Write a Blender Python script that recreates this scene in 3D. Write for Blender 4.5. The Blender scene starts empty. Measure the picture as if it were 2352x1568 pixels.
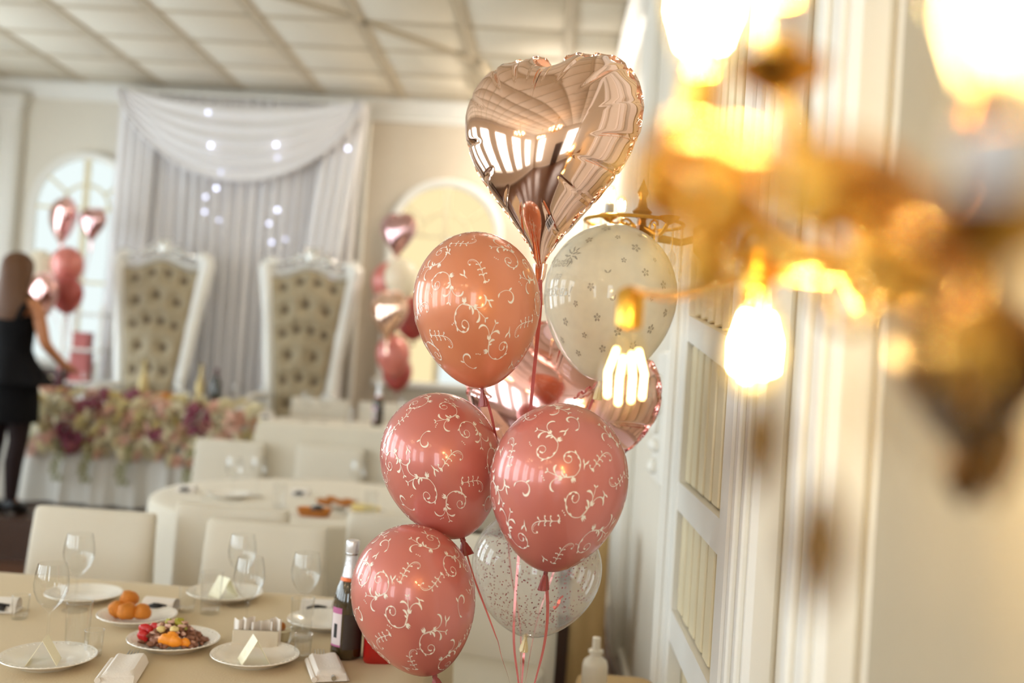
import bpy, math, random
from math import sin, cos, pi, radians as R
from mathutils import Vector, Matrix, Quaternion, noise

random.seed(7)
C = bpy.context.scene.collection
scene = bpy.context.scene

# ------------------------------------------------------------------ camera, world, lights, exposure
F, CX, CY, CAMH = 2287.0, 1176.0, 784.0, 1.53
_y = Vector((1265 - CX, CY - 838, -F)).normalized()          # the room's long axis seen from the camera
_t = (1 * _y.x + -.065 * _y.y) / -_y.z
_x = Vector((1, -.065, _t)).normalized()
_z = _x.cross(_y)
RC = Matrix(((_x.x, _x.y, _x.z), (_y.x, _y.y, _y.z), (_z.x, _z.y, _z.z)))   # camera -> room
cam = bpy.data.cameras.new('camera')
cam.sensor_width = 36.0
cam.lens = F / 2352 * 36
cam.clip_start = .02
cam.dof.use_dof = True
cam.dof.focus_distance = 2.13
cam.dof.aperture_fstop = 1.3
cam.dof.aperture_blades = 9
cam.dof.aperture_rotation = .3
camo = bpy.data.objects.new('camera', cam)
camo.matrix_world = Matrix.Translation((0, 0, CAMH)) @ RC.to_4x4()
C.objects.link(camo)
scene.camera = camo
scene.view_settings.view_transform = 'Standard'
scene.view_settings.look = 'None'
scene.view_settings.gamma = 1
scene.view_settings.use_curve_mapping = False
scene.view_settings.exposure = 0.76
scene.cycles.max_bounces = 12
scene.cycles.diffuse_bounces = 5
scene.cycles.glossy_bounces = 6
scene.cycles.transparent_max_bounces = 24
scene.cycles.sample_clamp_indirect = 6.0
scene.cycles.caustics_reflective = False
scene.cycles.caustics_refractive = False

SKY = 6.0
wd = bpy.data.worlds.new('daylight')
scene.world = wd
wd.use_nodes = True
bg = wd.node_tree.nodes['Background']
bg.inputs[0].default_value = (.84, .93, 1.0, 1)
bg.inputs[1].default_value = SKY

XW, XL, YF, YB, ZC, ZD = .45, -5.7, 8.8, -5.5, 3.8, .28     # right wall, left wall, far wall, back wall, ceiling, dais
WIN_Y = [-3.6, -1.5, .6, 2.7, 4.8, 6.9]                      # centres of the tall windows along the left wall
def lamp(name, kind, loc, energy, color, size=.1, rot=None, sy=None, portal=False):
    l = bpy.data.lights.new(name, kind)
    l.energy = energy
    l.color = color
    if kind == 'AREA':
        l.shape = 'RECTANGLE'; l.size = size; l.size_y = sy or size
        if portal: l.cycles.is_portal = True
    else:
        l.shadow_soft_size = size
    o = bpy.data.objects.new(name, l)
    o.location = loc
    if rot: o.rotation_euler = rot
    C.objects.link(o)
    return o
for wy in WIN_Y:                                             # sampling portals for the daylight in the window openings
    lamp('window_daylight', 'AREA', (XL - .05, wy, 1.95), 1, (1, 1, 1), 2.5, (0, -R(90), 0), 1.3, True)
WIN_B = [-4.6, -.42]                                   # windows in the back wall, behind the camera
for wx in WIN_B:
    lamp('window_daylight', 'AREA', (wx, YB - .05, 1.95), 1, (1, 1, 1), 1.3, (R(90), 0, 0), 2.5, True)
CHAND = [(-1.5, -1.7, 2.95), (-3.5, -3.3, 2.95), (-3.9, -.6, 3.0)]   # three ceiling chandeliers, built further down with their bulbs

def ray(px, py):
    return RC @ Vector((px - CX, CY - py, -F))
def at(px, py, Y):                                           # the point of a sight line at distance Y into the room
    r = ray(px, py)
    return Vector((0, 0, CAMH)) + r * (Y / r.y)
def on(px, py, z):                                           # the point of a sight line on a level surface
    r = ray(px, py)
    return Vector((0, 0, CAMH)) + r * ((z - CAMH) / r.z)

# ------------------------------------------------------------------ helpers
class MB:
    def __init__(s): s.v = []; s.f = []
    def add(s, vs, fs):
        b = len(s.v); s.v += [Vector(p) for p in vs]; s.f += [[i + b for i in f] for f in fs]; return s
    def box(s, c, d, rz=0, bev=0):
        x, y, z = d[0] / 2, d[1] / 2, d[2] / 2
        c = Vector(c); m = Matrix.Rotation(rz, 3, 'Z')
        if bev <= 0:
            vs = [(-x, -y, -z), (x, -y, -z), (x, y, -z), (-x, y, -z), (-x, -y, z), (x, -y, z), (x, y, z), (-x, y, z)]
            return s.add([c + m @ Vector(p) for p in vs], [(3, 2, 1, 0), (4, 5, 6, 7), (0, 1, 5, 4), (1, 2, 6, 5), (2, 3, 7, 6), (3, 0, 4, 7)])
        rings = []
        for zz, ins in ((-z, bev), (-z + bev, 0), (z - bev, 0), (z, bev)):
            X, Y = x - ins, y - ins; k = bev
            rings.append([(-X + k, -Y, zz), (X - k, -Y, zz), (X, -Y + k, zz), (X, Y - k, zz), (X - k, Y, zz), (-X + k, Y, zz), (-X, Y - k, zz), (-X, -Y + k, zz)])
        return s.rings([[c + m @ Vector(p) for p in r] for r in rings])
    def rings(s, rs, cap0=True, cap1=True, closed=True):
        n = len(rs[0]); vs = [p for r in rs for p in r]; fs = []
        for i in range(len(rs) - 1):
            for j in range(n if closed else n - 1):
                k = (j + 1) % n
                fs.append((i * n + j, i * n + k, (i + 1) * n + k, (i + 1) * n + j))
        if cap0: fs.append(tuple(range(n - 1, -1, -1)))
        if cap1: fs.append(tuple((len(rs) - 1) * n + j for j in range(n)))
        return s.add(vs, fs)
    def lathe(s, prof, n=28, c=(0, 0, 0), m=None, cap0=True, cap1=True):
        c = Vector(c); rs = []
        for r, z in prof:
            ring = [Vector((r * cos(2 * pi * j / n), r * sin(2 * pi * j / n), z)) for j in range(n)]
            rs.append([c + (m @ p if m else p) for p in ring])
        return s.rings(rs, cap0, cap1)
    def tube(s, pts, rad, n=8):
        pts = [Vector(p) for p in pts]; N = len(pts); rs = []
        up = Vector((0, 0, 1)); prev = None
        for i, p in enumerate(pts):
            t = (pts[min(i + 1, N - 1)] - pts[max(i - 1, 0)]).normalized()
            if prev is None:
                a = t.cross(up)
                if a.length < .1: a = t.cross(Vector((0, 1, 0)))
            else: a = prev - t * prev.dot(t)
            a.normalize(); prev = a; b = t.cross(a)
            r = rad[i] if isinstance(rad, (list, tuple)) else rad
            rs.append([p + a * (r * cos(2 * pi * j / n)) + b * (r * sin(2 * pi * j / n)) for j in range(n)])
        return s.rings(rs)
    def strip(s, pts, w, side=Vector((1, 0, 0)), twist=0):
        pts = [Vector(p) for p in pts]; N = len(pts); vs = []
        for i, p in enumerate(pts):
            t = (pts[min(i + 1, N - 1)] - pts[max(i - 1, 0)]).normalized()
            d = Quaternion(t, twist * i / max(1, N - 1)) @ (side - t * side.dot(t)).normalized()
            vs += [p - d * w / 2, p + d * w / 2]
        return s.add(vs, [(2 * i, 2 * i + 1, 2 * i + 3, 2 * i + 2) for i in range(N - 1)])
    def grid(s, fn, nu, nv, wu=False):
        vs = [fn(i / (nu if wu else nu - 1), j / (nv - 1)) for j in range(nv) for i in range(nu)]; fs = []
        for j in range(nv - 1):
            for i in range(nu if wu else nu - 1):
                k = (i + 1) % nu
                fs.append((j * nu + i, j * nu + k, (j + 1) * nu + k, (j + 1) * nu + i))
        return s.add(vs, fs)
    def ball(s, c, r, nu=14, nv=9, sc=(1, 1, 1)):
        c = Vector(c)
        return s.lathe([(r * max(.02, sin(pi * j / (nv - 1))), -r * cos(pi * j / (nv - 1))) for j in range(nv)], nu, c, Matrix.Diagonal(sc))
    def xf(s, m):
        s.v = [m @ p for p in s.v]; return s
    def mesh(s, name, m, smooth=True):
        me = bpy.data.meshes.new(name)
        me.from_pydata([tuple(p) for p in s.v], [], s.f)
        if m is not None: me.materials.append(m)
        if smooth is True:
            me.shade_smooth()
            me.set_sharp_from_angle(angle=R(38))
        elif smooth: me.shade_smooth()
        return me
    def build(s, name, m, parent=None, smooth=True, loc=None, world=False):
        if world and parent is not None:
            s.xf(parent.matrix_basis.inverted())
        o = bpy.data.objects.new(name, s.mesh(name, m, smooth))
        C.objects.link(o)
        if parent is not None: o.parent = parent
        if loc is not None: o.location = loc
        return o

def tag(o, label=None, cat=None, group=None, kind=None):
    if label: o['label'] = label
    if cat: o['category'] = cat
    if group: o['group'] = group
    if kind: o['kind'] = kind
    return o
def thing(name, label, cat, loc=(0, 0, 0), rz=0, group=None, quat=None, scale=None):
    o = bpy.data.objects.new(name, None); C.objects.link(o)
    o.empty_display_size = .05
    o.location = loc
    if quat is not None: o.rotation_mode = 'QUATERNION'; o.rotation_quaternion = quat
    else: o.rotation_euler = (0, 0, rz)
    if scale is not None: o.scale = scale
    return tag(o, label, cat, group)
def struct(name, mb, m, parent=None, smooth=True):
    o = mb.build(name, m, parent, smooth)
    o['kind'] = 'structure'
    return o
def copy_tree(o, parent=None):
    c = o.copy(); C.objects.link(c)
    if parent is not None: c.parent = parent
    for ch in list(o.children): copy_tree(ch, c)
    return c
def dup(o, loc, label, rz=None, group=None, quat=None, scale=None):
    c = copy_tree(o); c.location = loc; c['label'] = label
    if rz is not None: c.rotation_euler = (0, 0, rz)
    if quat is not None: c.rotation_mode = 'QUATERNION'; c.rotation_quaternion = quat
    if scale is not None: c.scale = scale
    if group: c['group'] = group
    return c

# ------------------------------------------------------------------ materials
def srgb(r, g, b):
    f = lambda c: (c / 255 / 12.92) if c / 255 <= .04045 else ((c / 255 + .055) / 1.055) ** 2.4
    return (f(r), f(g), f(b), 1)
def mat(name, col, rough=.6, metal=0, noise_amt=.06, scale=12, bump=0, coat=0, spec=.5, trans=0, sheen=0, bscale=None, stretch=None):
    m = bpy.data.materials.new(name); m.use_nodes = True
    nt = m.node_tree; p = nt.nodes['Principled BSDF']; L = nt.links.new
    p.inputs['Roughness'].default_value = rough
    p.inputs['Metallic'].default_value = metal
    p.inputs['Coat Weight'].default_value = coat
    p.inputs['Coat Roughness'].default_value = .08
    p.inputs['Specular IOR Level'].default_value = spec
    if sheen: p.inputs['Sheen Weight'].default_value = sheen
    tc = nt.nodes.new('ShaderNodeTexCoord')
    mp = nt.nodes.new('ShaderNodeMapping'); L(tc.outputs['Object'], mp.inputs[0])
    if stretch: mp.inputs['Scale'].default_value = stretch
    nz = nt.nodes.new('ShaderNodeTexNoise'); nz.inputs['Scale'].default_value = scale; nz.inputs['Detail'].default_value = 3
    L(mp.outputs[0], nz.inputs['Vector'])
    rmp = nt.nodes.new('ShaderNodeMix'); rmp.data_type = 'RGBA'
    c = Vector(col[:3])
    rmp.inputs['A'].default_value = (*(c * (1 - noise_amt)), 1)
    rmp.inputs['B'].default_value = (*[min(1, x * (1 + noise_amt)) for x in c], 1)
    L(nz.outputs['Fac'], rmp.inputs['Factor'])
    L(rmp.outputs['Result'], p.inputs['Base Color'])
    if bump:
        n2 = nt.nodes.new('ShaderNodeTexNoise'); n2.inputs['Scale'].default_value = bscale or scale * 6
        L(mp.outputs[0], n2.inputs['Vector'])
        b = nt.nodes.new('ShaderNodeBump'); b.inputs['Strength'].default_value = bump; b.inputs['Distance'].default_value = .004
        L(n2.outputs['Fac'], b.inputs['Height']); L(b.outputs[0], p.inputs['Normal'])
    if trans:                                                 # thin cloth, latex or petals that let light through
        out = nt.nodes['Material Output']
        tr = nt.nodes.new('ShaderNodeBsdfTranslucent'); L(rmp.outputs['Result'], tr.inputs[0])
        mx = nt.nodes.new('ShaderNodeMixShader'); mx.inputs[0].default_value = trans
        L(p.outputs[0], mx.inputs[1]); L(tr.outputs[0], mx.inputs[2]); L(mx.outputs[0], out.inputs[0])
    return m
def clear_mat(name, tint, gloss=1.0, body=0, bodycol=(1, 1, 1, 1), ior=1.5, rough=0.0):
    # thin clear film or glass: fresnel gloss over a see-through body, with a little milkiness
    m = bpy.data.materials.new(name); m.use_nodes = True
    nt = m.node_tree; L = nt.links.new
    nt.nodes.remove(nt.nodes['Principled BSDF']); out = nt.nodes['Material Output']
    t = nt.nodes.new('ShaderNodeBsdfTransparent'); t.inputs[0].default_value = tint
    g = nt.nodes.new('ShaderNodeBsdfGlossy'); g.inputs['Roughness'].default_value = rough
    d = nt.nodes.new('ShaderNodeBsdfDiffuse'); d.inputs[0].default_value = bodycol
    tl = nt.nodes.new('ShaderNodeBsdfTranslucent'); tl.inputs[0].default_value = bodycol
    dm = nt.nodes.new('ShaderNodeMixShader'); dm.inputs[0].default_value = .4; L(d.outputs[0], dm.inputs[1]); L(tl.outputs[0], dm.inputs[2])
    nz = nt.nodes.new('ShaderNodeTexNoise'); nz.inputs['Scale'].default_value = 6
    mr = nt.nodes.new('ShaderNodeMapRange'); mr.inputs['To Min'].default_value = body * .85; mr.inputs['To Max'].default_value = body * 1.15
    L(nz.outputs['Fac'], mr.inputs['Value'])
    a = nt.nodes.new('ShaderNodeMixShader'); L(mr.outputs[0], a.inputs[0]); L(t.outputs[0], a.inputs[1]); L(dm.outputs[0], a.inputs[2])
    lw = nt.nodes.new('ShaderNodeLayerWeight'); lw.inputs[0].default_value = .5
    f0 = ((ior - 1) / (ior + 1)) ** 2
    pw = nt.nodes.new('ShaderNodeMath'); pw.operation = 'POWER'; pw.inputs[1].default_value = 4.0; L(lw.outputs['Facing'], pw.inputs[0])
    mu = nt.nodes.new('ShaderNodeMath'); mu.operation = 'MULTIPLY_ADD'; mu.inputs[1].default_value = gloss * (1 - f0) * .8; mu.inputs[2].default_value = f0 * gloss; L(pw.outputs[0], mu.inputs[0])
    b = nt.nodes.new('ShaderNodeMixShader'); L(mu.outputs[0], b.inputs[0]); L(a.outputs[0], b.inputs[1]); L(g.outputs[0], b.inputs[2])
    L(b.outputs[0], out.inputs[0])
    return m
def emit(name, col, st):
    m = bpy.data.materials.new(name); m.use_nodes = True
    nt = m.node_tree; nt.nodes.remove(nt.nodes['Principled BSDF'])
    e = nt.nodes.new('ShaderNodeEmission'); e.inputs[0].default_value = (*col, 1); e.inputs[1].default_value = st
    nt.links.new(e.outputs[0], nt.nodes['Material Output'].inputs[0])
    return m

M = {
 'wall': mat('cream_plaster', srgb(226, 219, 206), .8, noise_amt=.03, scale=3, bump=.15, bscale=60),
 'wall_beige': mat('beige_wallpaper', srgb(204, 191, 172), .75, noise_amt=.05, scale=5, bump=.15, bscale=40),
 'trim': mat('white_trim_paint', srgb(236, 233, 226), .45, noise_amt=.02, scale=8),
 'slat': mat('cream_slat_paint', srgb(226, 212, 178), .5, noise_amt=.04, scale=8),
 'ceil': mat('ceiling_panel_white', srgb(228, 219, 202), .85, noise_amt=.03, scale=2),
 'batten': mat('taupe_batten', srgb(196, 182, 158), .7, noise_amt=.05, scale=6),
 'floor': mat('brown_laminate', srgb(84, 50, 26), .35, noise_amt=.25, scale=5, stretch=(6, .6, 1)),
 'wood': mat('dark_brown_wood', srgb(64, 38, 20), .45, noise_amt=.22, scale=6, stretch=(8, 8, .8)),
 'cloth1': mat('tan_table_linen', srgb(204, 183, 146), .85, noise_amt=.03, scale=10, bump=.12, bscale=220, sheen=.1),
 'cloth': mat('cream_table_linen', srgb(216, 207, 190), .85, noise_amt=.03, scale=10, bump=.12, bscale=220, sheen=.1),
 'cover': mat('white_chair_cover', srgb(222, 213, 197), .8, noise_amt=.03, scale=6, bump=.2, bscale=14, trans=.08),
 'sheer': mat('white_sheer_fabric', srgb(242, 239, 240), .75, noise_amt=.03, scale=4, bump=.1, bscale=50, trans=.10),
 'skirt': mat('pale_gathered_organza', srgb(236, 232, 224), .7, noise_amt=.06, scale=5, trans=.08),
 'velvet': mat('taupe_tufted_velvet', srgb(164, 148, 118), .6, noise_amt=.1, scale=9, bump=.1, sheen=.4),
 'button': mat('brown_button', srgb(84, 62, 34), .5),
 'throne': mat('glossy_white_lacquer', srgb(236, 234, 228), .22, noise_amt=.03, coat=.6),
 'silver': mat('silver_leaf_carving', srgb(226, 224, 218), .25, .65, noise_amt=.1, scale=30),
 'porcelain': mat('white_porcelain', srgb(238, 232, 222), .22, noise_amt=.02, coat=.3),
 'napkin': mat('white_linen_napkin', srgb(234, 226, 218), .9, noise_amt=.03, bump=.2, bscale=180),
 'paper': mat('cream_card', srgb(246, 240, 212), .6, noise_amt=.02),
 'ink': mat('olive_card_print', srgb(190, 182, 140), .6),
 'steel': mat('polished_steel', srgb(200, 200, 200), .18, 1, noise_amt=.03),
 'brass': mat('antique_brass', srgb(232, 178, 78), .26, 1, noise_amt=.18, scale=30),
 'brassd': mat('dark_bronze', srgb(104, 68, 30), .35, .9, noise_amt=.25, scale=24),
 'candle': mat('ivory_candle_sleeve', srgb(244, 240, 240), .4, trans=.3),
 'pink': mat('pearl_pink_latex', srgb(228, 138, 126), .34, .2, noise_amt=.03, scale=2, coat=.9, trans=.24),
 'peach': mat('pearl_peach_latex', srgb(242, 160, 120), .34, .2, noise_amt=.03, scale=2, coat=.9, trans=.26),
 'red': mat('deep_rose_latex', srgb(186, 84, 78), .35, .1, noise_amt=.04, coat=.3, trans=.2),
 'neck': mat('gathered_latex_neck', srgb(150, 62, 58), .35, 0, noise_amt=.12, scale=40),
 'print': mat('white_balloon_ink', srgb(250, 240, 226), .45, noise_amt=.02),
 'greyprint': mat('silver_grey_ink', srgb(184, 174, 156), .4, .2, noise_amt=.02),
 'foil': mat('rose_gold_foil', (.95, .64, .49, 1), .07, 1, noise_amt=.02, scale=4),
 'foilpink': mat('pink_foil', (.92, .54, .51, 1), .10, 1, noise_amt=.02, scale=4),
 'foilmauve': mat('mauve_foil', (.70, .42, .42, 1), .12, 1, noise_amt=.03, scale=4),
 'ribbon': mat('glossy_pink_ribbon', srgb(226, 128, 124), .2, .35, noise_amt=.06, scale=30),
 'cream_neck': mat('cream_latex_neck', srgb(232, 210, 158), .4, noise_amt=.08, scale=40),
 'confetti': mat('rose_confetti', srgb(158, 48, 58), .3, .4, noise_amt=.2, scale=60),
 'milky': clear_mat('milky_white_latex', (1, .97, .90, 1), .9, .80, srgb(252, 244, 226), 1.45, .04),
 'film': clear_mat('clear_balloon_film', (.97, .97, .96, 1), 1.0, .24, srgb(246, 240, 232), 1.45, .02),
 'glass': clear_mat('clear_glass', (.99, .992, .99, 1), 1.0, .004, (.9, .9, .9, 1), 1.5),
 'bulbglass': clear_mat('bulb_glass', (1, .96, .85, 1), .8, .01, (1, .95, .8, 1), 1.4),
 'crystal': clear_mat('cut_crystal', (.93, .90, .86, 1), 1.0, .05, (1, 1, 1, 1), 1.7),
 'amber': clear_mat('smoky_amber_crystal', (.55, .42, .24, 1), 1.0, .25, srgb(120, 92, 52), 1.6),
 'mirror': mat('arch_mirror', (.86, .90, .88, 1), .03, 1, noise_amt=.01),
 'pane': clear_mat('window_pane', (.95, .97, .97, 1), .8, .0, (1, 1, 1, 1), 1.45),
 'filament': emit('lit_filament', (1.0, .70, .27), 600),
 'filament_soft': emit('soft_lit_filament', (1.0, .68, .26), 22),
 'fairy': emit('lit_fairy_light', (.72, .74, 1.0), 4.2),
 'globe': emit('lit_chandelier_bulb', (1.0, .72, .42), 36),
 'bowl': emit('added_lamp_glow', (1.0, .90, .76), 85),
 'bottle': mat('dark_green_bottle', srgb(62, 48, 22), .08, noise_amt=.2, scale=5, coat=1),
 'bottledark': mat('black_green_bottle', srgb(30, 34, 26), .1, coat=1),
 'foilw': mat('white_bottle_foil', srgb(232, 232, 236), .28, .35, noise_amt=.05, scale=40, bump=.3, bscale=90),
 'goldfoil': mat('gold_foil', srgb(192, 172, 122), .35, .6, noise_amt=.15, scale=20),
 'label': mat('white_bottle_label', srgb(222, 206, 206), .5),
 'pinkband': mat('magenta_label_band', srgb(190, 104, 150), .5),
 'blacklabel': mat('black_bottle_label', srgb(58, 44, 36), .5),
 'juice': mat('cherry_red_juice_bottle', srgb(170, 14, 16), .12, noise_amt=.1, coat=1),
 'maroon': mat('maroon_capsule', srgb(82, 30, 44), .4),
 'redband': mat('red_gold_band', srgb(200, 92, 40), .3, .4),
 'orange': mat('fried_dough', srgb(206, 124, 32), .6, noise_amt=.3, scale=40, bump=.6),
 'carrot': mat('orange_fruit_slice', srgb(240, 146, 26), .4, noise_amt=.12, scale=30),
 'tomato': mat('red_tomato', srgb(198, 30, 34), .25, noise_amt=.1),
 'pickle': mat('green_pickle', srgb(166, 160, 52), .4, noise_amt=.2, scale=30),
 'meat': mat('brown_meat_salad', srgb(148, 100, 78), .55, noise_amt=.35, scale=60, bump=.4),
 'cheese': mat('yellow_cheese', srgb(226, 204, 138), .5),
 'bread': mat('toasted_bread', srgb(176, 110, 46), .7, noise_amt=.25, scale=22),
 'dark': mat('black_olive_dip', srgb(40, 32, 34), .4),
 'skin': mat('skin', srgb(188, 124, 84), .5, noise_amt=.05, scale=8),
 'hair': mat('brown_hair', srgb(92, 56, 24), .6, noise_amt=.3, scale=14, stretch=(14, 14, .8)),
 'dress': mat('black_dress_fabric', srgb(11, 9, 11), .8, noise_amt=.15, spec=.15),
 'tights': mat('sheer_black_tights', srgb(34, 20, 20), .7, noise_amt=.1, spec=.2),
 'shoe': mat('black_shoe_leather', srgb(16, 14, 15), .3),
 'pinkbox': mat('dusty_pink_card', srgb(186, 104, 100), .6),
 'white_plastic': mat('white_plastic', srgb(214, 202, 182), .4),
 'tan': mat('tan_cloth', srgb(190, 158, 108), .85, noise_amt=.08),
 'f_cream': mat('cream_petals', srgb(232, 222, 190), .7, noise_amt=.08, scale=30, trans=.15),
 'f_yellow': mat('pale_yellow_petals', srgb(224, 208, 150), .7, noise_amt=.08, scale=30, trans=.15),
 'f_blush': mat('blush_petals', srgb(228, 186, 166), .7, noise_amt=.08, scale=30, trans=.15),
 'f_plum': mat('plum_petals', srgb(142, 72, 92), .7, noise_amt=.15, scale=30, trans=.1),
 'f_mauve': mat('mauve_petals', srgb(176, 104, 112), .7, noise_amt=.12, scale=30, trans=.1),
 'leaf': mat('olive_leaves', srgb(150, 146, 84), .6, noise_amt=.2, scale=20, trans=.2),
 'black': mat('black_ink', srgb(40, 36, 36), .6),
}

# ------------------------------------------------------------------ the room
def wall_strip(mb, axis, pos, a0, a1, holes, z0, z1, th):
    # a wall slab along Y (axis 'X' fixed) or X (axis 'Y' fixed) with rectangular openings
    cuts = sorted({a0, a1, *[h[0] for h in holes], *[h[1] for h in holes]})
    def bx(u0, u1, w0, w1):
        c, d = ((u0 + u1) / 2, (w0 + w1) / 2), (u1 - u0, w1 - w0)
        if axis == 'X': mb.box((pos, c[0], c[1]), (th, d[0], d[1]))
        else: mb.box((c[0], pos, c[1]), (d[0], th, d[1]))
    for u0, u1 in zip(cuts, cuts[1:]):
        h = [h for h in holes if h[0] <= u0 + 1e-6 and h[1] >= u1 - 1e-6]
        if h: bx(u0, u1, z0, h[0][2]); bx(u0, u1, h[0][3], z1)
        else: bx(u0, u1, z0, z1)
    return mb
TH = .2
struct('floor', MB().box(((XL + XW) / 2, (YF + YB) / 2, -.1), (XW - XL + .4, YF - YB + .4, .2)), M['floor'])
wf = struct('wall_far', MB().box(((XL + XW) / 2, YF + TH / 2, ZC / 2), (XW - XL, TH, ZC)), M['wall'])
wr = struct('wall_right', MB().box((XW + TH / 2, (YF + YB) / 2, ZC / 2), (TH, YF - YB, ZC)), M['wall'])
ww, wz0, wz1 = 1.3, .7, 3.2
struct('wall_back', wall_strip(MB(), 'Y', YB - TH / 2, XL, XW, [(x - ww / 2, x + ww / 2, wz0, wz1) for x in WIN_B], 0, ZC, TH), M['wall'], smooth=False)
struct('wall_left', wall_strip(MB(), 'X', XL - TH / 2, YB, YF, [(y - ww / 2, y + ww / 2, wz0, wz1) for y in WIN_Y], 0, ZC, TH), M['wall'], smooth=False)
for i, y in enumerate(WIN_Y):
    fr = MB(); x = XL - .1
    for s in (-1, 1): fr.box((x, y + s * (ww / 2 - .03), (wz0 + wz1) / 2), (.08, .06, wz1 - wz0))
    for z in (wz0 + .03, wz1 - .03): fr.box((x, y, z), (.08, ww - .12, .06))
    w = struct('window_%d' % (i + 1), fr, M['trim'], smooth=False)
    mu = MB().box((x, y, (wz0 + wz1) / 2), (.05, .06, wz1 - wz0 - .12)); struct('muntin', mu, M['trim'], w, False)
    mu = MB()
    for s in (-1, 1): mu.box((x, y + s * (ww / 4 - .015), wz0 + 1.75), (.045, ww / 2 - .09, .05))
    struct('muntin', mu, M['trim'], w, False)
    for s in (-1, 1):
        struct('pane', MB().box((x, y + s * (ww / 4 - .015), (wz0 + wz1) / 2), (.006, ww / 2 - .09, wz1 - wz0 - .13)), M['pane'], w, False)
    struct('window_sill', MB().box((XL + .08, y, wz0 - .025), (.2, ww + .16, .05), bev=.01), M['trim'], w)
for i, bx in enumerate(WIN_B):
    fr = MB(); y = YB - .1
    for s in (-1, 1): fr.box((bx + s * (ww / 2 - .03), y, (wz0 + wz1) / 2), (.06, .08, wz1 - wz0))
    for z in (wz0 + .03, wz1 - .03): fr.box((bx, y, z), (ww - .12, .08, .06))
    w = struct('window_%d' % (len(WIN_Y) + i + 1), fr, M['trim'], smooth=False)
    struct('muntin', MB().box((bx, y, (wz0 + wz1) / 2), (.06, .05, wz1 - wz0 - .12)), M['trim'], w, False)
    mu = MB()
    for s in (-1, 1): mu.box((bx + s * (ww / 4 - .015), y, wz0 + 1.75), (ww / 2 - .09, .045, .05))
    struct('muntin', mu, M['trim'], w, False)
    for s in (-1, 1): struct('pane', MB().box((bx + s * (ww / 4 - .015), y, (wz0 + wz1) / 2), (ww / 2 - .09, .006, wz1 - wz0 - .13)), M['pane'], w, False)
# low stage the head table stands on
struct('dais', MB().box(((XL + XW) / 2, (6.50 + YF) / 2, ZD / 2), (XW - XL, YF - 6.50, ZD)), M['wood'], smooth=False)
struct('baseboard_right', MB().box((XW - .012, (YF + YB) / 2, .07), (.024, YF - YB, .14)), M['trim'])
struct('baseboard_left', MB().box((XL + .012, (YF + YB) / 2, .07), (.024, YF - YB, .14)), M['trim'])
struct('baseboard_back', MB().box(((XL + XW) / 2, YB + .012, .07), (XW - XL - .05, .024, .14)), M['trim'])
struct('baseboard_far', MB().box(((XL + XW) / 2, YF - .012, ZD + .07), (XW - XL - .05, .024, .14)), M['trim'])
# back wall door, behind the camera, mirrored in the foil
dr = struct('door_1', MB().box((-1.68, YB + .03, 1.05), (.95, .06, 2.1), bev=.01), M['wood'])
struct('door_panel', MB().box((-1.68, YB + .068, 1.5), (.65, .02, .8), bev=.006), M['wood'], dr)
struct('door_panel', MB().box((-1.68, YB + .068, .55), (.65, .02, .7), bev=.006), M['wood'], dr)
struct('door_handle', MB().tube([(-1.30, YB + .06, 1.02), (-1.30, YB + .1, 1.02), (-1.40, YB + .1, 1.02)], .01), M['brass'], dr)

# ceiling of square panels between taupe battens
ce = struct('ceiling', MB().box(((XL + XW) / 2, (YF + YB) / 2, ZC + .11), (XW - XL + .4, YF - YB + .4, .2)), M['batten'])
gx = [-4.342 + .72 * k for k in range(-2, 8)]
gx = [XL] + [x for x in gx if XL + .1 < x < XW - .1] + [XW]
gy = [8.58 - .62 * k for k in range(0, 23)]
gy = [YF] + [y for y in gy if y > YB + .2] + [YB]
pm = {}
for x0, x1 in zip(gx, gx[1:]):
    for y1, y0 in zip(gy, gy[1:]):
        k = (round(x1 - x0, 3), round(y1 - y0, 3))
        if k not in pm: pm[k] = MB().box((0, 0, 0), (k[0] - .05, k[1] - .035, .016), bev=.004).mesh('ceiling_panel', M['ceil'])
        o = bpy.data.objects.new('ceiling_panel', pm[k]); C.objects.link(o); o.parent = ce; o['kind'] = 'structure'
        o.location = ((x0 + x1) / 2, (y0 + y1) / 2, ZC + .003)
for x in gx[1:-1]:
    struct('batten', MB().box((x, (YF + 1.5) / 2, ZC - .008), (.07, YF - 1.5, .018)), M['batten'], ce)
for y in gy[1:12]:
    struct('batten', MB().box(((XL + XW) / 2, y, ZC - .0055), (XW - XL, .05, .011)), M['batten'], ce)
for p, q in (((-2.65, 5.62), (-1.42, 6.72)), ((-1.42, 6.72), (-.70, 7.48)), ((-.70, 7.48), (-.62, 8.6))):
    p, q = Vector((*p, ZC - .012)), Vector((*q, ZC - .012)); d = q - p
    struct('batten', MB().box((p + q) / 2, (d.length + .04, .075, .026), math.atan2(d.y, d.x)), M['batten'], ce)
# cornices
def cornice(name, a, b, inward):
    a, b, n = Vector(a), Vector(b), Vector(inward)
    prof = [(0, 0), (.12, 0), (.12, -.02), (.085, -.04), (.05, -.075), (.03, -.12), (0, -.14)]
    return struct(name, MB().rings([[p + n * u + Vector((0, 0, ZC + v - .02)) for u, v in prof] for p in (a, b)]), M['trim'])
cornice('trim_1', (XL, YF, 0), (XW, YF, 0), (0, -1, 0))
cornice('trim_2', (XW, YF, 0), (XW, YB, 0), (-1, 0, 0))
cornice('trim_3', (XL, YB, 0), (XL, YF, 0), (1, 0, 0))
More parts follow.
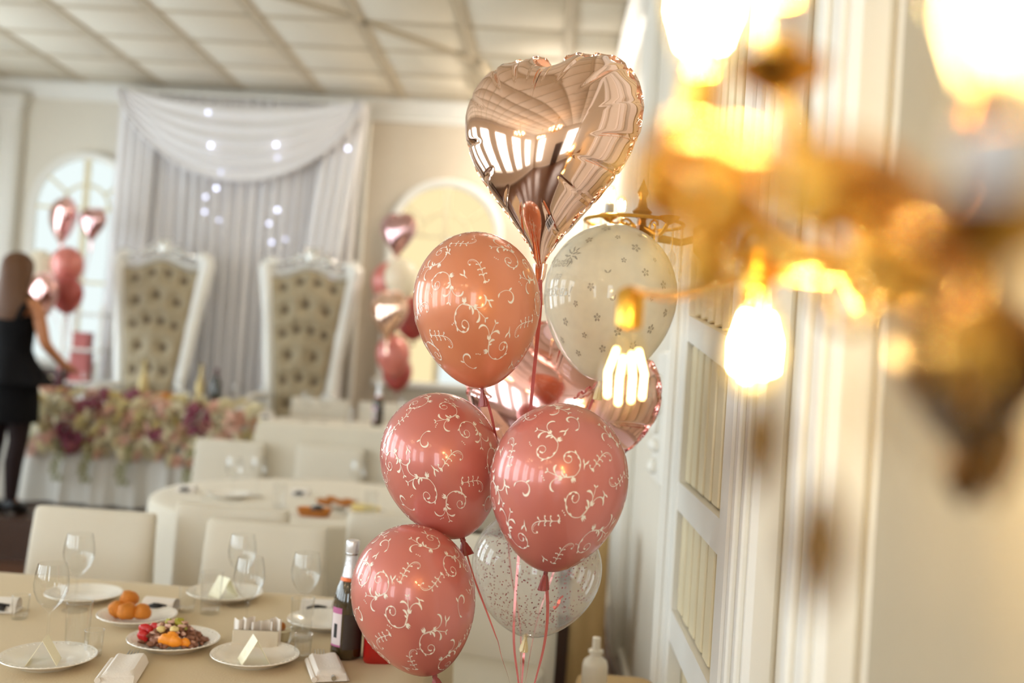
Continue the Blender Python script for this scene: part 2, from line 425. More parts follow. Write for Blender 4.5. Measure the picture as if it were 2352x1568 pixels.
# pilaster in the far left corner, and the beige field right of the drapes
def pilaster(name, c, d, face):
    o = struct(name, MB().box(c, d, bev=.012), M['trim'])
    x, y, z = c
    if face == 'y':
        for s in (-1, 1): struct('flute', MB().box((x + s * d[0] * .26, y - d[1] / 2 - .005, z), (d[0] * .2, .014, d[2] - .5), bev=.004), M['trim'], o)
        struct('capital', MB().box((x, y - .02, z + d[2] / 2 - .08), (d[0] + .06, d[1] + .05, .12), bev=.02), M['trim'], o)
    else:
        for s in (-1, 1): struct('flute', MB().box((x - d[0] / 2 - .005, y + s * d[1] * .26, z), (.014, d[1] * .2, d[2] - .5), bev=.004), M['trim'], o)
        struct('capital', MB().box((x - .01, y, z + d[2] / 2 - .08), (d[0] + .03, d[1] + .05, .12), bev=.012), M['trim'], o)
    return o
pilaster('trim_4', (-5.03, YF - .05, 2.0), (.27, .1, 3.34), 'y')
bf = struct('trim_5', MB().box((-1.0, YF - .01, 2.0), (1.5, .02, 3.2)), M['wall_beige'])
for dx, w, h, z in ((0, 1.56, .05, 3.62), ):
    struct('moulding', MB().box((-1.0, YF - .02, z), (w, .05, h), bev=.008), M['trim'], bf)
struct('moulding', MB().box((-1.76, YF - .02, 1.96), (.05, .05, 3.28), bev=.008), M['trim'], bf)

# right wall: slatted panel, pilasters, carved ornament
sp = struct('trim_6', MB().box((XW - .006, 2.57, 1.9), (.012, .88, 3.5)), M['slat'], smooth=False)
xs = XW - .035
for y, w in ((2.16, .10), (2.98, .09)):
    struct('stile', MB().box((xs, y, 1.9), (.05, w, 3.5), bev=.006), M['trim'], sp)
def rail(za, zb, h, y0=2.21, y1=2.935):
    mb = MB(); x0, x1 = xs - .02, xs + .02
    ring = lambda y, z: [(x0, y, z - h / 2), (x1, y, z - h / 2), (x1, y, z + h / 2), (x0, y, z + h / 2)]
    struct('rail', mb.rings([[Vector(p) for p in ring(y0, za)], [Vector(p) for p in ring(y1, zb)]]), M['trim'], sp, False)
rail(1.575, 1.665, .075); rail(1.175, 1.175, .08); rail(.80, .80, .09); rail(3.2, 3.2, .1)
for k in range(6):
    y = 2.275 + k * .118
    zt = 1.575 + (y - 2.21) / .725 * .09
    for a, b in ((.85, 1.13), (1.22, zt - .042), (zt + .042, 3.14)):
        struct('slat', MB().box((xs + .006, y, (a + b) / 2), (.024, .088, b - a), bev=.004), M['slat'], sp)
pilaster('trim_7', (XW - .03, 1.95, 1.83), (.06, .17, 3.5), 'x')
pilaster('trim_8', (XW - .03, 1.48, 1.83), (.06, .18, 3.5), 'x')
pilaster('trim_9', (XW - .03, 3.16, 1.83), (.06, .16, 3.5), 'x')
pilaster('trim_10', (XW - .03, 5.2, 1.83), (.06, .30, 3.5), 'x')
oc = struct('trim_11', MB().box((XW - .012, 3.85, 1.36), (.024, .34, .5), bev=.008), M['trim'])
for i, (dy, z, r, l) in enumerate(((0, 1.48, .035, .09), (.05, 1.40, .03, .07), (-.05, 1.40, .03, .07), (0, 1.33, .035, .08), (.04, 1.25, .025, .05), (-.04, 1.25, .025, .05), (0, 1.17, .028, .06))):
    struct('carved_leaf', MB().ball((XW - .034, 3.85 + dy, z), 1, 10, 7, (.022, r, l / 2)), M['trim'], oc)

struct('trim_12', MB().box((XW - .004, (YB + 1.37) / 2 + .02, ZC / 2), (.008, 1.37 - YB - .1, ZC - .2)), mat('tan_wallpaper', srgb(170, 158, 136), .75, noise_amt=.05, scale=5, bump=.15, bscale=40), wr, False)

# ------------------------------------------------------------------ arches with glowing panes, drapes and fairy lights on the far wall
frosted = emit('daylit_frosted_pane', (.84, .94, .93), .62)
golden = emit('golden_reflection_glow', (1.0, .82, .46), .62)  # mirrored golden light of the right arch, put in as pane glow
def glow_pane_arch(cx, spring, sill, r, label, cat):
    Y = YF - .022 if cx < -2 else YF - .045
    t = thing('glow_pane_arch', label, cat, (cx, Y, sill))
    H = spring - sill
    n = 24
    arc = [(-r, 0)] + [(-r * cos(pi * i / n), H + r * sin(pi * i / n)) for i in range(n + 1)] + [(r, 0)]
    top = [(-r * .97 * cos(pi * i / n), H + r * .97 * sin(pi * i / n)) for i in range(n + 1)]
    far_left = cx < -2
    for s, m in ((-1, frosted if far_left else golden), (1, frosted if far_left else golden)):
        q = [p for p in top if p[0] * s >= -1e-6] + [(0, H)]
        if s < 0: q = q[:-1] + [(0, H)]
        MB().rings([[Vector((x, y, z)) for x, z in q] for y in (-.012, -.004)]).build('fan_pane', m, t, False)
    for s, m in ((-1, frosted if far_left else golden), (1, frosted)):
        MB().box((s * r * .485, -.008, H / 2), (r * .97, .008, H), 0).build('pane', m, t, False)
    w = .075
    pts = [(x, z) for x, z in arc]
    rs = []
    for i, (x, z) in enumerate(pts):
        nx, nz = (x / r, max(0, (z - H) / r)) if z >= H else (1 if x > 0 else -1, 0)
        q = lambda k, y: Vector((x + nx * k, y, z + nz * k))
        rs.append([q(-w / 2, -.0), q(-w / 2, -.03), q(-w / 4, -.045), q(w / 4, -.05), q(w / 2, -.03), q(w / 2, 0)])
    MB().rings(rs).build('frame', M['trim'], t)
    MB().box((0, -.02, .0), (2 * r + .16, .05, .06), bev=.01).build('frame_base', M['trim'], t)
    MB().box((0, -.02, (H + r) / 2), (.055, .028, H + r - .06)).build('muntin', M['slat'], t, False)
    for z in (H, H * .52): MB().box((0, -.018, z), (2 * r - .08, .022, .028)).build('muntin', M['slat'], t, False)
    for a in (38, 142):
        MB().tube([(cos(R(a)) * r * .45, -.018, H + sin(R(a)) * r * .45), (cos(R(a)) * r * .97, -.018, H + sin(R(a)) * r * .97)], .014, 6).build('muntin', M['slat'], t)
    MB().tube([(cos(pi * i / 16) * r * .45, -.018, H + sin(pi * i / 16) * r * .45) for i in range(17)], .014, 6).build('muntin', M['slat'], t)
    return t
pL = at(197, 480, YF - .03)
glow_pane_arch(pL.x, pL.z, ZD + 1.0, .48, 'white arched window half hidden by the drapes, behind the woman in black', 'window')
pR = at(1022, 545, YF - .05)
glow_pane_arch(pR.x, pR.z, ZD + 1.0, .48, 'white arched window with golden panes on the beige wall right of the drapes', 'window')

YD = 8.62
x0, x1 = at(275, 300, YD).x, at(846, 300, YD).x
ztop = 3.70
def fold(u, v, n, amp, ph=0):
    return amp * (sin(u * n * 2 * pi + ph + .6 * sin(v * 3)) + .45 * sin(u * n * 4.3 * pi + ph * 2 + v))
bd = thing('backdrop_drape', 'white sheer backdrop drape hanging in folds behind the two thrones', 'drape', ((x0 + x1) / 2, YD, ZD))
hw = (x1 - x0) / 2
def drape_fn(u, v):
    s = (u - .5) * 2
    w = hw * (1 - .10 * (1 - v) ** .5 * (1 if s > 0 else .35))
    return Vector((s * w, fold(u, v, 21, .022 + .022 * (1 - v)), .01 + v * (ztop - ZD - .03)))
MB().grid(drape_fn, 260, 24).build('curtain_panel', M['sheer'], bd)
MB().tube([(-hw - .05, 0, ztop - ZD + .02), (hw + .05, 0, ztop - ZD + .02)], .015).build('curtain_rod', M['trim'], bd)
MB().grid(lambda u, v: Vector((-hw + .02 + u * .34 - .05 * (1 - v), -.07 + fold(u, v, 4, .016), .01 + v * (ztop - ZD - .02))), 50, 14).build('side_panel', M['sheer'], bd)
MB().grid(lambda u, v: Vector((hw - .34 + u * .34 - .30 * (1 - v) ** .8, -.07 + fold(u, v, 4, .016), .01 + v * (ztop - ZD - .02))), 50, 14).build('side_panel', M['sheer'], bd)
sw = thing('swag_drape', 'white draped swag looping low across the top of the sheer backdrop', 'drape', ((x0 + x1) / 2, YD - .15, ztop - .02))
def swag_fn(u, v):
    s = (u - .5) * 2
    dep = .74 * (1 - s * s) ** .75
    top = .10 * (1 - s * s)
    q = v ** .85
    sag = q * dep + (1 - q) * top
    return Vector((s * hw * (.98 - .05 * (1 - v) * abs(s)), -.05 * (1 - s * s) * sin(pi * v) - .018 * sin(v * 34) * (1 - .5 * abs(s)), -sag))
MB().grid(swag_fn, 90, 70).build('swag_cloth', M['sheer'], sw)
MB().tube([(hw * .98 * s, -.012, -.74 * max(0, 1 - s * s) ** .75) for s in [i / 30 - 1 for i in range(61)]], .016, 6).build('hem', M['sheer'], sw)
MB().tube([(-hw, .03, .0), (hw, .03, 0)], .012).build('swag_rod', M['trim'], sw)
fl = thing('fairy_light_curtain', 'string curtain of glowing blue-white fairy lights hanging behind the swag', 'fairy lights', ((x0 + x1) / 2, YD - .26, ztop - .01))
spots = [(484, 334, 1), (634, 332, 1), (799, 341, 1), (497, 432, 1), (472, 452, .6), (470, 486, .55), (637, 482, 1), (618, 513, .7), (624, 556, .6), (655, 549, .45), (478, 258, .6), (637, 362, .35), (456, 714, .35), (507, 395, .3), (503, 505, .25), (690, 590, .3), (300, 640, .25), (760, 640, .3)]
lm = [emit('lit_fairy_light_%s' % 'abc'[i], (.70, .74, 1.0), s) for i, s in enumerate((3.6, 2.4, 1.4))]
for sx in (470, 497, 634, 655, 799):
    a = at(sx, 300, YD - .26)
    MB().tube([(a.x - fl.location.x, 0, .0), (a.x - fl.location.x + .01, 0, -1.2), (a.x - fl.location.x, 0, -2.3)], .0022, 5).build('wire', M['trim'], fl)
for px, py, s in spots:
    p = at(px, py, YD - .26)
    MB().ball((0, 0, 0), .0145, 10, 7).build('bulb', lm[0] if s > .8 else lm[1] if s > .5 else lm[2], fl, loc=p - fl.location)

# ------------------------------------------------------------------ balloons
def bshape(d, off=0.0):
    # unit latex balloon (radius 1): direction -> surface point
    d = d.normalized(); c = max(-1, min(1, d.z)); s = math.sqrt(max(0, 1 - c * c))
    az = math.atan2(d.y, d.x)
    if c >= 0: r, z = s, 1.10 * c
    else: r, z = s * (1 - .16 * c * c), 1.36 * c
    k = 1 + off
    return Vector((r * k * cos(az), r * k * sin(az), z * k))
def balloon_body(nu=56, nv=40):
    prof = []
    for j in range(nv):
        th = pi * j / (nv - 1)
        p = bshape(Vector((max(1e-4, sin(th)), 0, -cos(th))))
        prof.append((max(.004, p.x), p.z))
    return MB().lathe(prof, nu)
def balloon_neck():
    mb = MB(); n = 20; rs = []
    for i, (r, z) in enumerate(((.05, -1.33), (.035, -1.375), (.042, -1.40), (.036, -1.425), (.055, -1.46), (.085, -1.55), (.105, -1.63), (.11, -1.645), (.10, -1.65), (.085, -1.62))):
        rs.append([Vector(((r * (1 + .16 * sin(j * 4 * pi / 5 + i))) * cos(2 * pi * j / n), (r * (.62 + .1 * sin(j * 2))) * sin(2 * pi * j / n), z)) for j in range(n)])
    return mb.rings(rs)

# scroll ornament: strokes of varying width in the plane, laid on the curved skin as flat print
def path(x, y, h, L, k0, k1, n=16, e=1.0):
    pts = [(x, y, h)]; ds = L / n
    for i in range(n):
        h += (k0 + (k1 - k0) * ((i + .5) / n) ** e) * ds
        x += cos(h) * ds; y += sin(h) * ds; pts.append((x, y, h))
    return pts
def quadstrip(pts, wf):
    vs = []; n = len(pts) - 1
    for i, (x, y, h) in enumerate(pts):
        w = wf(i / n) / 2
        vs += [(x - sin(h) * w, y + cos(h) * w), (x + sin(h) * w, y - cos(h) * w)]
    return vs, [(2 * i, 2 * i + 1, 2 * i + 3, 2 * i + 2) for i in range(n)]
def dot(x, y, r, n=9):
    return [(x, y)] + [(x + r * cos(2 * pi * i / n), y + r * sin(2 * pi * i / n)) for i in range(n)], [(0, 1 + i, 1 + (i + 1) % n) for i in range(n)]
def bud(x, y, h, s):
    loc = [(0, 0), (.10, .13), (.30, .10), (.17, .03), (.34, 0), (.17, -.03), (.30, -.10), (.10, -.13)]
    return [(x + s * (a * cos(h) - b * sin(h)), y + s * (a * sin(h) + b * cos(h))) for a, b in loc], [(0, 1, 3), (1, 2, 3), (0, 3, 4), (0, 4, 5), (0, 5, 7), (5, 6, 7)]
comma = lambda w: (lambda t: .027 + .75 * w * max(0, (t - .38) / .62) ** 1.3 * min(1, (1 - t) * 5) * 1.25)
leafw = lambda w: (lambda t: .85 * w * math.sqrt(max(0, t)) * min(1, (1 - t) * 2.2 + .02) * 1.3)
thin = lambda a, b: (lambda t: .75 * a + .7 * (b - a) * sin(pi * min(1, t * 1.1)))
def motif(kind, g=1):
    P = []
    def st(p, w): P.append(quadstrip([(x, y * g, h * g) for x, y, h in p] if g < 0 else p, w))
    if kind == 'scroll':
        J1, J2 = (-.05, .33), (-.50, -.16)
        arc = path(J2[0], J2[1], R(-112), 3.05, 1.35, 6.6, 44, 3.0)
        st(arc, thin(.036, .058)); x, y, h = arc[-1]; P.append(dot(x, y * g, .05)); st(path(x, y, h, .2, 6, 9, 6), leafw(.12))
        for i, sg, w in ((8, 1, .13), (14, 1, .12), (19, -1, .12), (24, 1, .15), (29, 1, .13)):
            x, y, h = arc[i]; st(path(x, y, h + sg * R(28), .22, -sg * 2, sg * 3, 6), leafw(w))
        st(path(J2[0], J2[1], R(62), .85, -.9, -5.2, 18, 1.6), comma(.17))
        x, y, h = path(J2[0], J2[1], R(62), .85, -.9, -5.2, 18, 1.6)[8]; st(path(x, y, h - R(60), .2, -2, 3, 6), leafw(.12))
        st(path(J1[0], J1[1], R(228), .68, .25, -.3, 10), thin(.036, .05))
        P.append(bud(J2[0] + .04, (J2[1] + .06) * g, R(150) * g, 1.0)); P.append(bud(J1[0] - .05, (J1[1] - .07) * g, R(50) * g, .95))
        st(path(J1[0], J1[1], R(40), 1.15, .8, 4.6, 20, 1.2), comma(.15))
        st(path(J1[0], J1[1], R(20), .85, -.8, -5.5, 18, 1.5), comma(.19))
        s = path(J1[0], J1[1], R(8), .78, .9, -.6, 12); st(s, thin(.03, .045)); x, y, h = s[-1]
        for sg in (-1, 1): st(path(x, y, h + sg * R(38), .2, sg * 2, sg, 6), leafw(.1))
    elif kind == 'ess':
        s = path(0, 0, R(95), 1.9, -.9, -6.5, 30, 1.6); st(s, thin(.036, .058)); x, y, h = s[-1]; P.append(dot(x, y * g, .055))
        st(path(0, 0, R(265), 1.7, -1.0, -4.5, 28, 1.5), comma(.17)); P.append(bud(0, 0, R(210) * g, .9))
        st(path(0, 0, R(50), .75, 1.2, 4.5, 14), comma(.15)); st(path(0, -.04, R(310), .6, -1.2, -4.5, 14), comma(.14))
    elif kind == 'sprig':
        s = path(-.35, -.95, R(68), 2.6, -.05, -6.4, 40, 3.2); st(s, thin(.04, .06)); x, y, h = s[-1]; P.append(dot(x, y * g, .07))
        for i, l, bl in ((5, .34, 1), (11, .34, 1), (17, .36, 0)):
            x, y, h = s[i]
            for sg in (-1, 1):
                q = path(x, y, h + sg * R(22), l, sg * 1.0, sg * (9 if bl else 5), 12); st(q, thin(.045, .085) if bl else comma(.14))
                if bl: P.append(dot(q[-1][0], q[-1][1] * g, .055))
        x, y, h = s[0]
        for d_ in (-34, 0, 34): st(path(x, y, h + pi + R(d_), .24, 0, R(d_) * 3, 6), leafw(.13))
        q = path(x, y, h + R(160), .42, -3, -9, 12); st(q, thin(.04, .07)); P.append(dot(q[-1][0], q[-1][1] * g, .06))
        for i in (24, 26, 28, 30, 32):
            x, y, h = s[i]; P.append(dot(x + .10 * sin(h), (y - .10 * cos(h)) * g, .026 + .0, 7))
    elif kind == 'bird':
        st(path(0, 0, R(40), .5, 1.8, 1, 8), leafw(.16)); st(path(0, 0, R(140), .42, -1.5, -1, 8), leafw(.14)); st(path(0, .08, R(275), .45, .5, .8, 6), lambda t: .14 * (1 - t))
    elif kind == 'dots':
        for i in (-1, 0, 1): P.append(dot(i * .16, .02 * i * i * g, .045, 8))
    elif kind == 'curl':
        s = path(0, -.45, R(110), 1.75, -.8, -5.6, 24, 1.6); st(s, comma(.17)); x, y, h = s[9]; st(path(x, y, h + R(40), .3, 2, -2, 8), leafw(.14)); st(path(0, -.45, R(-60), .3, 2, 3, 8), leafw(.12))
    elif kind == 'flower':
        for i in range(5):
            a = 2 * pi * i / 5 + .3; c0 = (.42 * cos(a), .42 * sin(a)); n = 10
            vs = [c0] + [(c0[0] + .24 * cos(b) * cos(a) - .19 * sin(b) * sin(a), c0[1] + .24 * cos(b) * sin(a) + .19 * sin(b) * cos(a)) for b in [2 * pi * k / n for k in range(n)]]
            P.append((vs, [(0, 1 + k, 1 + (k + 1) % n) for k in range(n)]))
        P.append(dot(0, 0, .09))
    elif kind == 'butterfly':
        st(path(0, 0, R(30), .7, .8, .5, 8), leafw(.36)); st(path(0, 0, R(150), .7, -.8, -.5, 8), leafw(.36))
    elif kind == 'peony':
        for ring, (n, rr, ln) in enumerate(((5, .12, .3), (7, .3, .42), (9, .5, .5))):
            for i in range(n):
                a = 2 * pi * i / n + ring; st(path(rr * cos(a), rr * sin(a), a + .5, ln, -2, -1, 8), leafw(.2))
    return P
def lay(mb, P, c, ang, s, shape=bshape, off=.0035):
    c = c.normalized(); e1 = c.cross(Vector((0, 0, 1)))
    if e1.length < .05: e1 = Vector((1, 0, 0))
    e1.normalize(); e2 = e1.cross(c) * -1
    ca, sa = cos(ang), sin(ang)
    for vs, fs in P:
        mb.add([shape(c + e1 * (s * (x * ca - y * sa)) + e2 * (s * (x * sa + y * ca)), off) for x, y in vs], fs)
def scroll_print():
    mb = MB(); rnd = random.Random(3); n = 46; ga = pi * (3 - 5 ** .5)
    kinds = ['scroll', 'sprig', 'scroll', 'curl', 'scroll', 'sprig']
    for i in range(n):
        z = 1 - 2 * (i + .5) / n
        if z < -.80: continue
        a = ga * i; r = math.sqrt(1 - z * z)
        k = kinds[i % len(kinds)]
        lay(mb, motif(k, -1 if rnd.random() < .5 else 1), Vector((r * cos(a), r * sin(a), z)), rnd.random() * 2 * pi, {'scroll': .26, 'sprig': .205, 'curl': .24}[k])
        a2 = a + ga * .5; z2 = max(-.82, z - 1.0 / n); r2 = math.sqrt(1 - z2 * z2)
        k = 'bird' if i % 2 else 'dots'
        d = Vector((r2 * cos(a2), r2 * sin(a2), z2))
        lay(mb, motif(k), d, rnd.random() * 2 * pi, .19)
    return mb
body_mb, neck_mb, scr_mb = balloon_body(), balloon_neck(), scroll_print()
MESH = {'neck': neck_mb.mesh('neck', M['neck']), 'scroll': scr_mb.mesh('scroll_print', M['print'], 'flat')}
for k in ('pink', 'peach', 'red', 'milky', 'film', 'f_cream'): MESH[k] = body_mb.mesh('latex_skin', M[k])
MESH['cream_neck'] = neck_mb.mesh('neck', M['cream_neck'])
def child(name, me, parent):
    o = bpy.data.objects.new(name, me); C.objects.link(o); o.parent = parent; return o
def balloon(label, px, py, Y, wpx, knot, skin='pink', spin=0, group=None, prn=True, asp=1.0, neck='neck'):
    c = at(px, py, Y); a = wpx / 2 / F * Y
    k = at(knot[0], knot[1], Y + knot[2])
    q = (c - k).to_track_quat('Z', 'Y') @ Quaternion((0, 0, 1), spin)
    t = thing('latex_balloon', label, 'balloon', c, quat=q, scale=(a, a, a * asp), group=group)
    child('latex_skin', MESH[skin], t); child('neck', MESH[neck], t)
    if prn: child('scroll_print', MESH['scroll'], t)
    return t
GATHER = at(1196, 1680, 2.22)
def mw(t): return Matrix.LocRotScale(t.location, t.rotation_quaternion if t.rotation_mode == 'QUATERNION' else t.rotation_euler.to_quaternion(), t.scale)
def ribbon(t, pts, w=.0065, twist=2.0, mname='ribbon'):
    # a curling ribbon tied at the neck, given by points in the room
    P = [Vector(p) for p in pts]; out = []
    for i in range(len(P) - 1):
        p0, p1, p2, p3 = P[max(i - 1, 0)], P[i], P[i + 1], P[min(i + 2, len(P) - 1)]
        for k in range(8):
            u = k / 8
            out.append(.5 * ((2 * p1) + (-p0 + p2) * u + (2 * p0 - 5 * p1 + 4 * p2 - p3) * u * u + (-p0 + 3 * p1 - 3 * p2 + p3) * u ** 3))
    out.append(P[-1])
    mb = MB().strip(out, w, twist=twist); inv = mw(t).inverted()
    mb.xf(inv)
    return mb.build('ribbon', M[mname], t)
def tied(t): return mw(t) @ Vector((0, 0, -1.41))

GB = 'balloons of the near bunch'
b_peach = balloon('peach latex balloon with white scroll print, just below the tip of the foil heart', 1095, 693, 2.10, 293, (1108, 905, 0), 'peach', 0.4, GB)
b_left = balloon('pink scroll-print balloon hanging under the peach balloon', 1012, 1052, 2.20, 276, (1066, 1250, -.02), 'pink', 1.9, GB)
b_right = balloon('pink scroll-print balloon in front of the clear confetti balloon', 1284, 1100, 2.03, 316, (1252, 1325, .02), 'pink', 3.4, GB)
b_low = balloon('lowest pink scroll-print balloon, overlapping the bottles on the table', 949, 1360, 2.07, 282, (998, 1550, 0), 'pink', 5.2, GB)
b_white = balloon('milky white balloon printed with grey flowers and lettering', 1402, 676, 2.42, 304, (1376, 888, 0), 'milky', 0, GB, prn=False, neck='cream_neck', asp=.97)
b_clear = balloon('clear balloon sprinkled with rose confetti', 1233, 1298, 2.34, 298, (1208, 1460, 0), 'film', 0, GB, prn=False, neck='cream_neck', asp=.80)

# grey print on the white balloon: flowers, butterflies and the wedding wish in script
mb = MB(); rnd = random.Random(5)
lo = mw(b_white).inverted()
view = (lo @ Vector((0, 0, CAMH))).normalized()
rt = view.cross(Vector((0, 0, 1))).normalized() * -1
def dirw(x, y): return (view * math.sqrt(max(0.01, 1 - x * x - y * y)) + rt * x + rt.cross(view) * -y).normalized()
for i in range(130):
    z = 1 - 2 * (i + .5) / 130; a = pi * (3 - 5 ** .5) * i; r = math.sqrt(1 - z * z)
    d = Vector((r * cos(a), r * sin(a), z))
    if z < -.72 or rnd.random() < .18: continue
    if abs(d.normalized().dot(dirw(-.78, .12)) - 1) < .10: continue
    k = rnd.random()
    lay(mb, motif('butterfly' if k < .1 else 'flower'), d, rnd.random() * 6, (.10 if k < .1 else .05 + .07 * rnd.random() ** 2))
lay(mb, motif('peony'), dirw(-.62, .47), 0, .16)
mb.build('flower_print', M['greyprint'], b_white, 'flat')['kind'] = 'stuff'
def lettering(txt, size, shear):
    cu = bpy.data.curves.new('lettering', 'FONT'); cu.body = txt; cu.size = size; cu.shear = shear; cu.align_x = 'CENTER'; cu.resolution_u = 3
    o = bpy.data.objects.new('lettering', cu); C.objects.link(o)
    dg = bpy.context.evaluated_depsgraph_get(); me = o.evaluated_get(dg).to_mesh()
    vs = [(v.co.x, v.co.y) for v in me.vertices]; fs = [tuple(p.vertices) for p in me.polygons]
    o.evaluated_get(dg).to_mesh_clear(); bpy.data.objects.remove(o); bpy.data.curves.remove(cu)
    return vs, fs
mb = MB()
for txt, yy, sz in (('\u0421\u043e\u0432\u0435\u0442', .18, .17), ('\u0434\u0430', .00, .15), ('\u043b\u044e\u0431\u043e\u0432\u044c!', -.20, .17)):
    vs, fs = lettering(txt, sz, .45)
    cdir = dirw(-.80, yy + .12); up = Vector((0, 0, 1)); e1 = up.cross(cdir).normalized(); e2 = cdir.cross(e1)
    mb.add([bshape(cdir + e1 * x + e2 * y, .0035) for x, y in vs], fs)
mb.build('lettering', M['greyprint'], b_white, 'flat')
# confetti inside the clear balloon
mb = MB(); rnd = random.Random(11)
for i in range(1150):
    z = -.93 + 1.75 * rnd.random() ** 1.55; a = rnd.random() * 2 * pi; r = math.sqrt(max(0, 1 - z * z))
    vs, fs = dot(0, 0, .009 + .005 * rnd.random(), 7)
    lay(mb, [(vs, fs)], Vector((r * cos(a), r * sin(a), z)), 0, 1, off=-.012)
mb.build('confetti', M['confetti'], b_clear, 'flat')['kind'] = 'stuff'

# foil hearts
HB = []
for i in range(360):
    t = 2 * pi * i / 360
    x = 16 * sin(t) ** 3; z = 13 * cos(t) - 5 * cos(2 * t) - 2 * cos(3 * t) - cos(4 * t)
    z += 3.6 * math.exp(-(x / 4.2) ** 2) * (1 if z > 0 else 0)      # the shallow, rounded notch of an inflated heart
    HB.append((x / 16 * .5, (z + 2.6) / 29 * 1.06))
NP = 22
import numpy as np
def inflate():
    # height of a film inflated over the heart outline: a membrane under pressure, h = -|p|^2/4 + harmonic terms that vanish on the outline
    b = np.array(HB); z = ((b[:, 1] - .02) + 1j * b[:, 0]) / .5
    K = 22
    Amat = np.array([[(zz ** k).real for k in range(K)] for zz in z])
    c, *_ = np.linalg.lstsq(Amat, np.abs(z) ** 2 / 4, rcond=1e-10)
    return c
_hc = inflate()
def raw_height(x, z):
    w = complex(z - .02, x) / .5; s = 0; p = complex(1, 0)
    for c in _hc: s += c * p.real; p = p * w
    return s - abs(w) ** 2 / 4
_hm = max(raw_height(0, z / 50) for z in range(-10, 15))
def height(x, z): return max(0.0, raw_height(x, z) / _hm)
ZC0 = .04
def heart_pt(u, r, W, H, T, side, puff=1.0):
    f = (u % 1) * 360; i = int(f); k = f - i
    a, b = HB[i % 360], HB[(i + 1) % 360]
    bx, bz = a[0] + (b[0] - a[0]) * k, a[1] + (b[1] - a[1]) * k
    pos = lambda r: (bx * r, ZC0 + (bz - ZC0) * r)
    h = height(*pos(r)) * (1 - r ** 40)
    # the mylar gathers into creases that run in from the seam, with pillows between them
    c = abs(sin(pi * NP * u + .8 * sin(u * 21)))
    pk = math.exp(-(c / .17) ** 2) * puff * (.8 + .5 * sin(u * 47))
    g = max(0, (r - .60) / .40); g = g * g * (3 - 2 * g)
    th = T * math.sqrt(max(0, h)) * (1 - .24 * pk * g)
    rr = r * (1 - .024 * pk * r ** 6)
    x, z = pos(rr)
    return Vector((x * W, side * th, z * H))
RS = [1 - (1 - i / 44) ** 1.35 for i in range(45)]
def heart_mesh(W, H, T, m, nu=360):
    mb = MB()
    for side in (-1, 1):
        rs = [[heart_pt(j / nu, r if r else .004, W, H, T, side) for j in range(nu)] for r in RS]
        if side < 0: rs = [list(reversed(r)) for r in rs]
        mb.rings(rs, cap0=True, cap1=False)
    return mb.mesh('foil_skin', m)
def heart_seam(W, H, m, nu=240):
    mb = MB(); rs = []
    for k, e in ((0, .995), (1, 1.010), (2, 1.020)):
        rs.append([Vector((p.x * e, .002 * k * sin(j * .9), ZC0 * H + (p.z - ZC0 * H) * e)) for j in range(nu) for p in [heart_pt(j / nu, 1, W, H, 0, 1)]])
    return mb.rings(rs, False, False).mesh('seam', m)
def heart_tail(W, H, m):
    z0 = HB[180][1] * H
    mb = MB()
    mb.rings([[Vector((w * cos(2 * pi * j / 12), d * sin(2 * pi * j / 12), z0 + dz)) for j in range(12)] for w, d, dz in ((.018, .008, .03), (.014, .006, .0), (.007, .005, -.016), (.006, .005, -.022), (.013, .004, -.04), (.016, .003, -.062))])
    return mb.mesh('tail', m)
def heart(label, c, W, H, T, skin, yaw, roll=0, pitch=0, group=None, big=True):
    q = Quaternion((0, 0, 1), yaw) @ Quaternion((0, 1, 0), roll) @ Quaternion((1, 0, 0), pitch)
    t = thing('foil_heart_balloon', label, 'balloon', c, quat=q, group=group)
    child('foil_skin', heart_mesh(W, H, T, skin, 520 if big else 120), t)
    child('seam', heart_seam(W, H, skin), t); child('tail', heart_tail(W, H, skin), t)
    return t
h1 = heart('rose gold foil heart balloon at the top of the bunch, mirroring the windows', at(1258, 386, 2.24), .425, .475, .125, M['foil'], R(-22), R(-1), R(-4), GB)
h2 = heart('pink foil heart balloon behind the other balloons, its right lobe showing', at(1266, 985, 2.62), .52, .50, .125, M['foilpink'], R(-10), R(8), R(-6), GB)
# barcode on the lower right flank of the front heart
def patch(mb, u0, u1, r0, r1, off, n=6):
    return mb.grid(lambda a, b: heart_pt(u0 + (u1 - u0) * a, r0 + (r1 - r0) * b, .425, .475, .125, -1, 0) + Vector((0, -off, 0)), n, n)
bl = patch(MB(), .394, .408, .83, .915, .0035).build('barcode_label', M['label'], h1)
mb = MB()
for i in range(9):
    w = (.0008, .0004, .0010)[i % 3]; u = .3952 + i * .0013
    patch(mb, u, u + w, .842, .90, .0046, 4)
mb.build('barcode', M['black'], bl)

# ribbons, gathered below the bunch and tied to a weight on the floor
wt = Vector((GATHER.x + .02, GATHER.y + .03, .13))
def down(i): return [GATHER + Vector((.012 * sin(i * 2.1), .012 * cos(i * 1.7), 0)), wt + Vector((.003 * i, 0, 0))]
ribbon(h1, [at(1240, 610, 2.235), at(1241, 700, 2.19), at(1232, 800, 2.2), at(1219, 935, 2.26), at(1206, 1120, 2.33), at(1180, 1440, 2.24)] + down(0), w=.0085, twist=1.2)
ribbon(b_peach, [tied(b_peach), at(1130, 960, 2.16), at(1160, 1130, 2.36), at(1172, 1300, 2.5), at(1195, 1440, 2.46), at(1196, 1568, 2.25)] + down(1))
ribbon(b_left, [tied(b_left), at(1090, 1330, 2.24), at(1135, 1450, 2.22), at(1150, 1500, 2.22)] + down(2), w=.005)
ribbon(b_right, [tied(b_right), at(1258, 1400, 2.10), at(1250, 1480, 2.14), at(1228, 1568, 2.2)] + down(3), w=.007)
